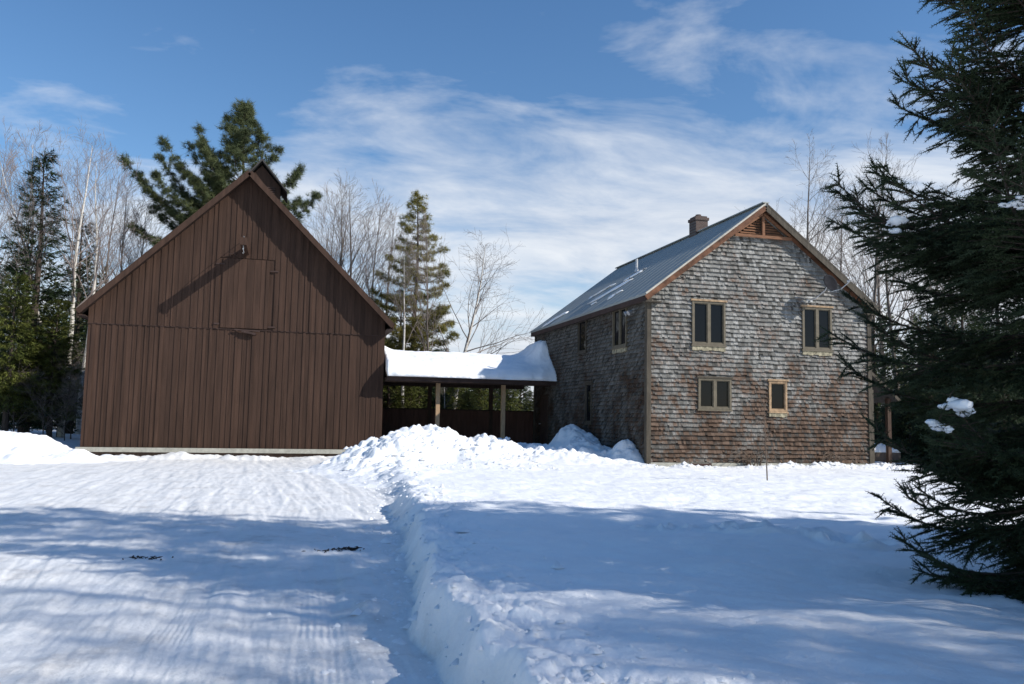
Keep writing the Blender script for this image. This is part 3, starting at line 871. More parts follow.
# ------------------------------------------------------------------ breezeway
bw = empty('breezeway', (BX1, 34, 0), 'open breezeway with wooden posts linking the brown barn to the shingled house', 'breezeway')
WX0, WX1 = BX1 + .075, HX - .045
WYF, WYR, WYB = 31.3, 34.0, 36.3
wz = lambda y: 3.74 - .345 * abs(y - WYR)
for y0, y1 in ((WYF, WYR), (WYR, WYB)):
    MB().extrude([(WX0, y0, wz(y0)), (WX0, y1, wz(y1)), (WX0, y1, wz(y1) - .09), (WX0, y0, wz(y0) - .09)], (WX1 - WX0, 0, 0)).build('roof', M['barn_dark'], bw)
MB().box(WX0, WX1, WYF + .02, WYF + .06, wz(WYF) - .19, wz(WYF) - .092).build('fascia', M['barn_dark'], bw)
MB().box(WX0, WX1, 32.0, 32.14, 2.60, 2.76).build('beam', M['post_dark'], bw)
MB().box(WX0, WX1, 36.0, 36.14, 2.60, 2.76).build('beam', M['post_dark'], bw)
cl = MB()
y = 30.6
x = WX0 + .3
while x < WX1 - .1:
    for a, b in ((WYF + .1, WYR - .02), (WYR + .02, WYB - .1)):
        cl.bar((x, a, wz(a) - .15), (x, b, wz(b) - .15), .045, .11)
    x += .61
cl.build('rafters', M['post_dark'], bw)
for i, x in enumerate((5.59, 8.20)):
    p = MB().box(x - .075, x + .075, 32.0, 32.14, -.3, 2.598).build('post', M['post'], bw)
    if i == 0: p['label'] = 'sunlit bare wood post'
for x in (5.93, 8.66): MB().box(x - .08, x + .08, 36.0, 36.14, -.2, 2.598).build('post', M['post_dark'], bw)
board_wall('half_wall', (WX0, 36.07, 0), (1, 0, 0), (0, -1, 0), 0, WX1 - WX0 + 1.6, -.2, lambda u: 1.6, 31, bw, M['half_wall'])
MB().box(WX0, WX1 + 1.6, 35.9, 36.2, 1.602, 1.65).build('rail_cap', M['barn_dark'], bw)
fb = MB()
for i in range(30): fb.box(WX0, WX1, 31.95 + i * .145, 31.95 + i * .145 + .139, .02, .06)
fb.box(WX0, WX1, 31.92, 31.947, -.3, .06)
fb.build('floor', M['deck'], bw)

def roof_snow_fn(u, v):
    x = WX0 + .01 + u * (WX1 - WX0 - .02); y = WYF - .10 + v * (WYB - WYF + .2)
    base = wz(y) + .004
    yy = np.clip((y - WYF + .10) / .42, 0, 1); y2 = np.clip((WYB + .10 - y) / .42, 0, 1)
    e = np.sqrt(np.clip(1 - (1 - yy) ** 2, 0, 1)) * np.sqrt(np.clip(1 - (1 - y2) ** 2, 0, 1))
    el = np.clip(u * (WX1 - WX0) / .12, 0, 1) ** .5
    t = e * (.30 + .05 * fbm(x, y, .8, 4, 401) + .03 * fbm(x, y, 3.5, 4, 402)) * (.7 + .3 * el)
    t = t - .10 * np.clip((y - WYR) ** 2 < -1, 0, 1)
    # snow slid from the house roof leans on the wall
    hp = .85 * np.exp(-((x - WX1) / .62) ** 2) * np.exp(-np.clip(np.abs(y - 33.3) / 1.35, 0, 9) ** 3)
    t = t + e * hp * (1 + .5 * fbm(x, y, 1.5, 4, 403))
    # drift climbing the barn wall
    t = t + e * .22 * np.exp(-((x - WX0) / .35) ** 2)
    droop = .05 * (1 - yy)
    ridge = np.exp(-((y - WYR) / .5) ** 2) * .07
    b = np.stack([x, y, base - droop * 0], -1)
    return b, np.stack([x, y - (.03 + .10 * fbm(x, x * 0 + y * .3, 2.2, 4, 405)) * (1 - yy), base + np.maximum(t - ridge, .02)], -1)
sheet_snow('roof_snow', roof_snow_fn, 170, 110, 'thick white snow blanket on the breezeway roof, heaped against the house', 'snow')

# ------------------------------------------------------------------ trees
def frame_from(d, rg):
    """(M,3,3) rotation matrices whose x axis is d, rolled at random about it"""
    d = d / np.linalg.norm(d, axis=1, keepdims=True)
    up = np.tile([0, 0, 1.], (len(d), 1))
    s = np.cross(up, d); n = np.linalg.norm(s, axis=1, keepdims=True)
    s = np.where(n > .05, s / np.maximum(n, 1e-6), [1., 0, 0])
    u = np.cross(d, s)
    return d, s, u

def instance_tris(T, D, S, U, P, scale):
    """T (k,3) template in (d,s,u) axes -> (M*k,3)"""
    v = T[None, :, 0, None] * D[:, None, :] + T[None, :, 1, None] * S[:, None, :] + T[None, :, 2, None] * U[:, None, :]
    return (v * scale[:, None, None] + P[:, None, :]).reshape(-1, 3)

def tri_mesh(name, V):
    return np_mesh(name, V, np.arange(len(V)).reshape(-1, 3))

def chain_mesh(name, pts, rad, sides=8):
    return MB().tube(pts, list(rad), sides).mesh(name)

def leafy_mesh(name, V, segs, sides=3):
    """needles (material 0) and limbs (material 1) in one crown mesh"""
    me = seg_mesh('limbs', segs, sides)
    n = len(me.vertices); L = np.zeros(n * 3, np.float32); me.vertices.foreach_get('co', L)
    q = np.zeros(len(me.polygons) * 4, np.int32); me.polygons.foreach_get('vertices', q); q = q.reshape(-1, 4)
    bpy.data.meshes.remove(me)
    tr = np.concatenate([q[:, [0, 1, 2]], q[:, [0, 2, 3]]]) + len(V)
    Fc = np.concatenate([np.arange(len(V)).reshape(-1, 3), tr])
    me = np_mesh(name, np.concatenate([V, L.reshape(-1, 3)]), Fc)
    me.polygons.foreach_set('material_index', np.concatenate([np.zeros(len(V) // 3, np.int32), np.ones(len(tr), np.int32)]))
    return me

def seg_mesh(name, segs, sides=4):
    A = np.array([s[0] for s in segs]); B = np.array([s[1] for s in segs])
    ra = np.array([s[2] for s in segs]); rb = np.array([s[3] for s in segs])
    D, S, U = frame_from(B - A + 1e-9, None)
    n = len(segs); V = np.zeros((n, 2, sides, 3))
    for k in range(sides):
        t = 2 * math.pi * k / sides
        o = S * math.cos(t) + U * math.sin(t)
        V[:, 0, k] = A + o * ra[:, None]; V[:, 1, k] = B + o * rb[:, None]
    base = np.arange(n)[:, None] * 2 * sides
    Fc = [np.stack([base[:, 0] + k, base[:, 0] + (k + 1) % sides, base[:, 0] + sides + (k + 1) % sides, base[:, 0] + sides + k], -1) for k in range(sides)]
    return np_mesh(name, V.reshape(-1, 3), np.concatenate(Fc), True)

def spray_template(rg, n=9, L=1., wid=.10, fan=.75, flat=.35):
    """a flat fan of leaf triangles pointing along +x"""
    out = []
    for i in range(n):
        a = rg.uniform(-fan, fan); b = rg.normal(0, flat)
        x0 = rg.uniform(0, .45) * L; l = rg.uniform(.4, .75) * L
        d = np.array([math.cos(a) * math.cos(b), math.sin(a), math.sin(b)])
        s = np.cross(d, [rg.normal(0, .4), rg.normal(0, .4), 1]); s /= np.linalg.norm(s)
        p = np.array([x0, rg.normal(0, .04), rg.normal(0, .04)])
        out += [p - s * wid * .5, p + s * wid * .5, p + d * l]
    return np.array(out)

def tuft_template(rg, n=18, L=1., wid=.06):
    out = []
    for i in range(n):
        d = rg.normal(0, 1, 3); d[0] = abs(d[0]) * .9 + .15; d /= np.linalg.norm(d)
        s = np.cross(d, rg.normal(0, 1, 3)); s /= np.linalg.norm(s)
        p = rg.normal(0, .10, 3) * L
        out += [p - s * wid * .5, p + s * wid * .5, p + d * L * rg.uniform(.7, 1.1)]
    return np.array(out)

def conifer_meshes(seed, H, rad, kind='spruce', zlow=.06, whorl=None, dens=1., leaf=None, narrow=1.1, droop=.25, rise=.1):
    """background spruce or fir: returns trunk mesh, crown mesh (base at the origin)"""
    rg = np.random.default_rng(seed)
    segs = []
    nseg = 12
    pts = [np.array([.02 * H * math.sin(i * .5 + seed) * .2, .02 * H * math.cos(i * .4) * .15, H * i / nseg]) for i in range(nseg + 1)]
    tr = .016 * H + .03
    tpts, trad = pts, [tr * (1 - i / nseg) + .01 for i in range(nseg + 1)]
    P, D, Sc = [], [], []
    z = zlow * H
    step = whorl or .028 * H
    while z < H * .985:
        f = z / H
        L0 = rad * (1 - f) ** (1 / narrow) * (.55 + .45 * min(1, (f - zlow) / .12 + .4)) + .12
        for k in range(int(rg.integers(4, 7) * (1 if f < .8 else .8))):
            a = rg.uniform(0, 2 * math.pi); L = L0 * rg.uniform(.6, 1.12)
            e0 = (rise + .55 * f) * 1. + rg.normal(0, .08); 
            b0 = np.array([0, 0, z + rg.uniform(-.5, .5) * step])
            h = np.array([math.cos(a), math.sin(a), 0])
            n = max(3, int(L / (.19 * (1 + .02 * H)) * dens))
            prev = b0
            for i in range(1, n + 1):
                t = i / n
                q = b0 + h * L * t + np.array([0, 0, L * (e0 * t - droop * (1 - f) * 2 * t * t + .16 * t ** 3)])
                d = q - prev
                segs.append((prev, q, .012 * (1 - t) + .008, .012 * (1 - t) + .005)) if i % 2 == 0 or n < 5 else None
                prev_ = prev; prev = q
                if t < .12: continue
                side = np.array([-h[1], h[0], 0])
                wl = .55 * (1 - t) * L + .16
                for sg in (-1, 1):
                    for m in range(1 + int(wl / .34)):
                        o = rg.uniform(.0, 1) * wl
                        P.append(q + side * sg * o * .75 + h * o * .35 + np.array([0, 0, -.10 * o + rg.normal(0, .03)]))
                        dd = h * .8 + side * sg * rg.uniform(.2, .9) + np.array([0, 0, rg.normal(.05, .22) - droop * .4])
                        D.append(dd); Sc.append(rg.uniform(.7, 1.25))
            P.append(prev); D.append(h + np.array([0, 0, .15])); Sc.append(1.)
        z += step * rg.uniform(.8, 1.2)
    for i in range(6): P.append(np.array([0, 0, H * (.95 + .01 * i)])); D.append(np.array([rg.normal(0, .35), rg.normal(0, .35), 1])); Sc.append(.6)
    P, D, Sc = np.array(P), np.array(D), np.array(Sc) * (leaf or .36)
    d, s, u = frame_from(D, rg)
    V = []
    for t in range(4):
        m = np.arange(len(P)) % 4 == t
        V.append(instance_tris(spray_template(rg), d[m], s[m], u[m], P[m], Sc[m]))
    return chain_mesh('trunk', tpts, trad), leafy_mesh('crown', np.concatenate(V), segs)

def pine_meshes(seed, H, spread, asc=.5, zlow=.3, nb=40, tuft=.2, gap=.0, prof=None, tufts=1., plate=False, limbs=()):
    """white pine: long uneven limbs with brushy clumps of needles"""
    rg = np.random.default_rng(seed)
    segs, P, D, Sc = [], [], [], []
    nseg = 14; tr = .014 * H + .03
    pts = [np.array([.12 * math.sin(i * .7 + seed), .12 * math.cos(i * .6), H * i / nseg]) for i in range(nseg + 1)]
    tpts, trad = pts, [tr * (1 - i / nseg) + .012 for i in range(nseg + 1)]
    def clump(q, d, n, r):
        n = max(2, int(n * min(1, .3 + 1.6 * (H - q[2]) / H)))
        for _ in range(n):
            P.append(q + rg.normal(0, r, 3) * [1, 1, .5 if plate else .8])
            D.append(d * .8 + rg.normal(0, .45, 3) + [0, 0, .35]); Sc.append(rg.uniform(.75, 1.25))
    for k in range(nb + len(limbs)):
        f = zlow + (1 - zlow) * (k + rg.uniform(0, .8)) / nb if k < nb else limbs[k - nb][0] / H
        z = f * H
        L = spread * (prof(f) if prof else (1 - f) ** .7 + .08) * rg.uniform(.55, 1.15)
        a = k * 2.4 + rg.normal(0, .5)
        e = asc * rg.uniform(.6, 1.3) + .55 * max(0, f - .6)
        if k >= nb: _, a, L, rise = limbs[k - nb]; e = rise / L
        h = np.array([math.cos(a), math.sin(a), 0])
        i0 = min(int(f * nseg), nseg - 1); base = pts[i0] + (pts[i0 + 1] - pts[i0]) * (f * nseg - i0)
        n = max(3, int(L / .32)); prev = base
        for i in range(1, n + 1):
            t = i / n
            q = base + h * L * t + np.array([0, 0, L * (e * t * (.55 + .45 * t) - (.10 if plate else .05) * math.sin(t * 3.14))]) + rg.normal(0, .03, 3) * L * .3
            segs.append((prev, q, .045 * (1 - t) * L / 4 + .012, .045 * (1 - t) * L / 4 + .009)); prev = q
            if t > .22:
                side = np.array([-h[1], h[0], 0])
                for sg in (-1, 1):
                    w = (.30 + .34 * L * (1 - t)) * rg.uniform(.3, 1.)
                    q2 = q + side * sg * w * .8 + h * w * .55 + [0, 0, w * (.1 if plate else .35)]
                    segs.append((q, q2, .012, .006))
                    m = max(1, int(w / .28))
                    for j in range(m): clump(q + (q2 - q) * (j + 1) / m, q2 - q, int(5 * tufts), .10)
        clump(prev, h, int(8 * tufts), .12)
    clump(pts[-1], np.array([0, 0, 1.]), 10, .12)
    P, D, Sc = np.array(P), np.array(D), np.array(Sc) * tuft
    d, s, u = frame_from(D, rg)
    V = []
    for t in range(4):
        m = np.arange(len(P)) % 4 == t
        V.append(instance_tris(tuft_template(rg, 20, 1.1, .06), d[m], s[m], u[m], P[m], Sc[m]))
    return chain_mesh('trunk', tpts, trad), leafy_mesh('crown', np.concatenate(V), segs, 4)

def bare_meshes(seed, H, tr=None, lean=0., start=.35, nb=20, ang=.6, ratio=.36, up=.35, fork=False, twig=.0055):
    rg = np.random.default_rng(seed)
    trunk, twigs = [], []
    def grow(p, d, L, r, lvl):
        n = [16, 7, 4, 3][lvl]; out = [] if lvl == 0 else twigs
        pts = [p]; step = L / n; rr = [r]
        for i in range(n):
            d = d + rg.normal(0, [.03, .075, .10, .12][lvl], 3) + np.array([0, 0, up * [.02, .07, .08, .05][lvl]])
            d = d / np.linalg.norm(d); p = p + d * step
            r1 = max(r * (1 - .93 * (i + 1) / n), twig * .7)
            out.append((pts[-1], p, rr[-1], r1)); pts.append(p); rr.append(r1)
        if lvl == 0: trunk.append((pts, rr))
        if lvl == 3: return
        m = [nb, 6, 4][lvl]
        for k in range(m):
            f = start + (1 - start) * (k + rg.random()) / m if lvl == 0 else .18 + .8 * (k + rg.random()) / m
            i = min(int(f * n), n - 1); q = pts[i] + (pts[i + 1] - pts[i]) * (f * n - i)
            dd = pts[i + 1] - pts[i]; dd = dd / np.linalg.norm(dd)
            a = np.cross(dd, rg.normal(0, 1, 3)); a /= np.linalg.norm(a)
            an = ang * rg.uniform(.7, 1.35)
            nd = dd * math.cos(an) + a * math.sin(an)
            if lvl == 0: l = L * ratio * (1.15 - f) * rg.uniform(.7, 1.3) * 1.35
            else: l = L * rg.uniform(.35, .62) * (1.15 - .5 * f)
            grow(q, nd, l, max(rr[i] * [.45, .5, .55][lvl], twig), lvl + 1)
    d0 = np.array([lean, 0, 1.]); d0 /= np.linalg.norm(d0)
    grow(np.zeros(3), d0, H, tr or .011 * H + .02, 0)
    if fork:
        d1 = np.array([-.32, .1, 1.]); grow(np.array([0, 0, H * .12]), d1 / np.linalg.norm(d1), H * .8, (tr or .1) * .7, 0)
    tm = MB()
    for pts, rr in trunk: tm.tube(pts, rr, 8)
    return tm.mesh('trunk'), seg_mesh('crown', twigs, 3)

def plant_tree(name, meshes, mats, x, y, label, cat='tree', group=None, rz=0., s=1., z=-.1, sz=None):
    r = empty(name, (x, y, z), label, cat, group, rz)
    r.scale = (s, s, sz or s)
    for nm, me, mt in zip(('trunk', 'crown'), meshes, mats):
        o = bpy.data.objects.new(nm, me); COL.objects.link(o); o.parent = r
        if not me.materials:
            me.materials.append(mt)
            if nm == 'crown': me.materials.append(mats[0])
    return r

rt = random.Random(11)
# ---- left of the barn
def pxtree(name, meshes, mats, px, depth, pytop, Hmesh, label, cat, group=None, rz=None):
    x, y = spot(px, depth); h = ztop(px, pytop, depth) + .1
    return plant_tree(name, meshes, mats, x, y, label, cat, group, rt.uniform(0, 6.28) if rz is None else rz, h / Hmesh)

SPR, FIRM = (M['bark_dark'], M['spruce']), (M['bark_dark'], M['fir'])
spA = conifer_meshes(1, 13, 2.5, narrow=1.15, whorl=.24, leaf=.40); spB = conifer_meshes(2, 11, 2.0, narrow=1.2); spC = conifer_meshes(3, 9, 2.3, narrow=1.3, zlow=.02)
firA = conifer_meshes(4, 9, 2.4, zlow=.2, narrow=1.5, droop=.3, leaf=.42)
firB = conifer_meshes(5, 8, 2.2, zlow=.16, narrow=1.5, droop=.3, leaf=.42)
yng = conifer_meshes(6, 4, 1.5, zlow=.02, narrow=1.2, leaf=.30)
spD = conifer_meshes(14, 10, 2.6, narrow=1.3, zlow=.03)
yngd = conifer_meshes(16, 4.2, 1.6, zlow=.02, narrow=1.2, leaf=.30)

pxtree('spruce_tree', spA, SPR, 26, 38, 151, 13, 'tallest dark spruce at the far left, its spire against the sky', 'spruce')
pxtree('spruce_tree', spB, SPR, 70, 44, 215, 11, 'dark narrow spruce half hidden by birches left of the barn', 'spruce')
pxtree('fir_tree', firA, FIRM, 6, 36, 275, 9, 'yellow green fir at the left edge with its bare trunk showing behind the snow pile', 'fir')
pxtree('fir_tree', firB, FIRM, 50, 37.5, 300, 8, 'yellow green fir with low spreading boughs next to the barn', 'fir')
pxtree('spruce_tree', spC, SPR, 92, 47, 285, 9, 'dark spruce squeezed between the birches and the barn roof edge', 'spruce')
for i, (px, dp, pt) in enumerate(((-40, 40, 210), (-90, 38, 180), (20, 52, 300), (60, 55, 320), (-20, 50, 260), (85, 56, 330), (-150, 42, 200))):
    pxtree('spruce_tree', (spA, spC, spD)[i % 3], SPR, px, dp, pt, (13, 9, 10)[i % 3], 'dark spruce in the thick wood behind the firs at the far left', 'spruce', 'spruces in the wood left of the barn')

birch1 = bare_meshes(21, 14, .16, nb=22, start=.4, ang=.5, fork=True)
birch2 = bare_meshes(22, 12, .12, nb=22, start=.4, ang=.55)
grey1 = bare_meshes(23, 13, .14, nb=22, start=.35, ang=.6)
grey2 = bare_meshes(24, 12, .12, nb=20, start=.3, ang=.5, up=.5)
grey3 = bare_meshes(25, 10, .10, nb=22, start=.3, ang=.65)
red1 = bare_meshes(26, 11, .09, nb=22, start=.3, ang=.45, up=.5)
BIR, GRY, RED = (M['birch'], M['twig_red']), (M['bark'], M['twig']), (M['bark'], M['twig_red'])
birch3 = tuple(m.copy() for m in birch2)

pxtree('birch_tree', birch1, BIR, 62, 39, 138, 14, 'forked pale birch rising between the spruces left of the barn', 'birch')
pxtree('birch_tree', birch3, BIR, 80, 42, 160, 12, 'single stemmed pale birch close to the left barn eave', 'birch')
pxtree('birch_tree', birch2, BIR, 6, 38, 140, 12, 'pale birch at the very left edge beside the tall spruce', 'birch')
for px, dp, pt, k in ((95, 46, 175, 0), (110, 48, 195, 1), (125, 50, 205, 2), (140, 47, 215, 0), (25, 47, 190, 2), (-30, 44, 150, 0)):
    pxtree('bare_tree', (red1, grey2, grey3)[k], (RED, GRY, GRY)[k], px, dp, pt, (11, 12, 10)[k], 'thin bare tree in the tangle of twigs left of the barn', 'bare tree', 'bare trees left of the barn')

shrub = bare_meshes(27, 5, .04, nb=26, start=.08, ang=.7, ratio=.5)
for px, dp, ht in ((14, 36, 3.2), (30, 38, 4), (44, 36.5, 3), (58, 39, 4.2), (72, 38, 3.6), (84, 41, 4.4), (-6, 37, 3.4), (66, 36, 2.6)):
    x, y = spot(px, dp)
    plant_tree('bare_shrub', shrub, (M['bark_dark'], M['twig']), x, y, 'leafless shrub under the firs at the far left, behind the low snow pile', 'shrub', 'leafless shrubs left of the barn', rt.uniform(0, 6), ht / 5)

# ---- behind the barn and the breezeway
LF, RT = math.pi - YAW, -YAW
pineA = pine_meshes(33, 17, 2.5, asc=.7, zlow=.45, nb=66, tuft=.27, tufts=3.2, prof=lambda f: 1.0 if f < .7 else max(.1, (1 - f) / .3 * .95 + .05),
                    limbs=((9.6, LF + .1, 5.9, 4.3), (9.0, LF - .3, 5.2, 2.9), (10.4, LF - .1, 4.6, 3.9), (11.2, LF + .4, 3.9, 3.4), (12.0, LF - .2, 3.1, 3.0), (12.8, LF + .1, 2.3, 2.9), (8.4, LF + .2, 4.9, 1.8), (10.0, LF + .5, 4.2, 2.6),
                           (11.4, RT + .2, 2.6, 2.5), (9.6, RT - .2, 3.9, 2.5), (12.8, RT, 1.6, 2.0), (10.6, RT + .3, 2.6, 1.6), (9.9, LF - .5, 3.6, 2.4), (11.6, LF, 3.3, 2.2)))
pxtree('white_pine', pineA, (M['bark_dark'], M['pine']), 231, 47, 107, 17, 'big dark white pine with upswept limbs behind the barn ridge', 'pine', rz=0)
pineB = pine_meshes(32, 13, 2.7, asc=.16, zlow=.25, nb=70, tuft=.20, tufts=2.0, plate=True, prof=lambda f: 1.08 * min(1, (1 - f) / .62) + .02)
pxtree('white_pine', pineB, (M['bark_dark'], M['pine_yellow']), 412, 44, 194, 13, 'yellow green white pine with flat tiers above the breezeway roof', 'pine', rz=.4)
pxtree('spruce_tree', spD, SPR, 398, 47, 290, 10, 'dark spruce low behind the yellow green pine', 'spruce')
birch4 = bare_meshes(41, 9.5, .13, lean=.16, nb=26, start=.25, ang=.75, ratio=.42)
pxtree('birch_tree', birch4, (M['birch'], M['twig']), 449, 42, 246, 9.3, 'leaning pale birch with a wide round crown right of the pine', 'birch', rz=0)
birch5 = bare_meshes(42, 9, .10, nb=10, start=.5, ang=.4)
pxtree('birch_tree', birch5, (M['birch'], M['twig']), 404, 40, 255, 9, 'straight white birch stem in front of the pine', 'birch')
pxtree('bare_tree', red1, RED, 431, 41, 225, 11, 'slim dark bare tree between the pine and the leaning birch', 'bare tree')
pxtree('birch_tree', birch5, (M['birch'], M['twig']), 445, 39, 372, 9, 'short white birch stem seen under the breezeway roof right of the sunlit post', 'birch')
for px, dp, pt, k in ((322, 46, 205, 0), (338, 45, 186, 1), (352, 47, 195, 0), (366, 46, 208, 2), (378, 49, 222, 1), (330, 50, 210, 2), (306, 50, 222, 0)):
    pxtree('bare_tree', (grey1, grey2, red1)[k], (GRY, GRY, RED)[k], px, dp, pt, (13, 12, 11)[k], 'bare grey tree rising behind the right slope of the barn roof', 'bare tree', 'bare trees behind the barn roof')
for i, (px, dp, ht) in enumerate(((388, 41, 4.6), (402, 45, 4.8), (418, 42, 4.4), (440, 46, 4.8), (456, 42, 3.6), (466, 47, 4.2), (480, 43, 3.4), (494, 48, 3.9), (508, 44, 3.3), (520, 50, 3.8), (534, 46, 2.9), (380, 48, 5.4), (395, 53, 5.6), (425, 52, 5.2), (448, 53, 4.9), (474, 54, 4.4), (550, 52, 3.2), (500, 56, 4.2), (410, 39, 3.2), (436, 39.5, 2.8), (468, 39.5, 2.6))):
    x, y = spot(px, dp)
    plant_tree('young_conifer', (yng, yngd)[i % 2], (FIRM, SPR)[i % 2], x, y, 'young conifer in the thicket seen beneath the breezeway roof', 'young conifer', 'young conifers behind the breezeway', rt.uniform(0, 6), ht / 4)

# ---- right of the house
for i, (px, dp, pt, k) in enumerate(((806, 44, 163, 0), (868, 42, 156, 1), (840, 48, 205, 2), (900, 46, 190, 0), (884, 50, 180, 2), (928, 47, 200, 1), (790, 52, 215, 2), (955, 49, 190, 0), (985, 46, 180, 2))):
    pxtree('bare_tree', (grey1, grey2, grey3)[k], (GRY, GRY, GRY)[k], px, dp, pt, (13, 12, 10)[k],
           ['bare grey tree with a spreading crown directly above the right slope of the house roof', 'tallest bare grey tree between the house roof and the near spruce'][i] if i < 2 else 'bare grey tree in the wood between the house and the near spruce', 'bare tree', None if i < 2 else 'bare trees right of the house')
pxtree('spruce_tree', spC, SPR, 876, 40, 318, 9, 'dark spruce peeking out past the right corner of the house', 'spruce')
for i, (px, dp, pt) in enumerate(((905, 37, 355), (930, 33, 300), (965, 31, 270), (1000, 34, 250), (1040, 36, 230), (920, 43, 340), (948, 40, 290), (985, 42, 280), (1080, 33, 200), (893, 46, 380), (1130, 35, 190))):
    pxtree('spruce_tree', (spD, spB, spC)[i % 3], SPR, px, dp, pt, (10, 11, 9)[i % 3], 'dark spruce in the shaded wood behind the near spruce', 'spruce', 'spruces in the wood right of the house')
for i, (px, dp, ht) in enumerate(((893, 34, 2.4), (910, 31, 2.8), (930, 29, 2.6), (955, 28, 3.), (980, 29, 3.), (1005, 27, 3.), (920, 36, 3.4), (945, 34, 3.4))):
    x, y = spot(px, dp)
    plant_tree('young_conifer', yngd, SPR, x, y, 'low young conifer at the edge of the shaded wood right of the porch', 'young conifer', 'young conifers right of the porch', rt.uniform(0, 6), ht / 4.2)

# ---- far wood closing the view
def far_wood():
    rg = np.random.default_rng(77)
    V = []
    tpl = []
    for s_ in range(3):
        t = spray_template(rg, 7, 1., .22, .9, .4); P, D, Sc = [], [], []
        for k in range(120):
            f = (k + .5) / 120; a = rg.uniform(0, 6.28); r = .20 * (1 - f) ** .8 * rg.uniform(.3, 1.)
            P.append([math.cos(a) * r, math.sin(a) * r, .04 + .96 * f]); D.append([math.cos(a), math.sin(a), .1 - .3 * (1 - f)]); Sc.append(.11 * (1.15 - .6 * f))
        d, s, u = frame_from(np.array(D), rg)
        tpl.append(instance_tris(t, d, s, u, np.array(P), np.array(Sc)))
    n = 420
    for i in range(n):
        px_a = rg.uniform(-.95, .95); dep = rg.uniform(62, 120)
        x, y = lat(math.tan(px_a) * dep, dep)
        px = 512 + F * math.tan(px_a)
        if 395 < px < 620: h = rg.uniform(3.0, 5.2) * dep / 90
        elif px < 140 or px > 860: h = rg.uniform(9, 14)
        else: h = rg.uniform(6, 9)
        a = rg.uniform(0, 6.28); c, s = math.cos(a), math.sin(a)
        t = tpl[i % 3] * np.array([h * .95, h * .95, h])
        V.append(np.stack([t[:, 0] * c - t[:, 1] * s + x, t[:, 0] * s + t[:, 1] * c + y, t[:, 2]], -1))
    o = add_mesh('far_wood', tri_mesh('far_wood', np.concatenate(V)), M['wood_far'])
    tag(o, 'far mass of dark conifers closing the view behind the buildings', 'wood', kind='stuff')
far_wood()

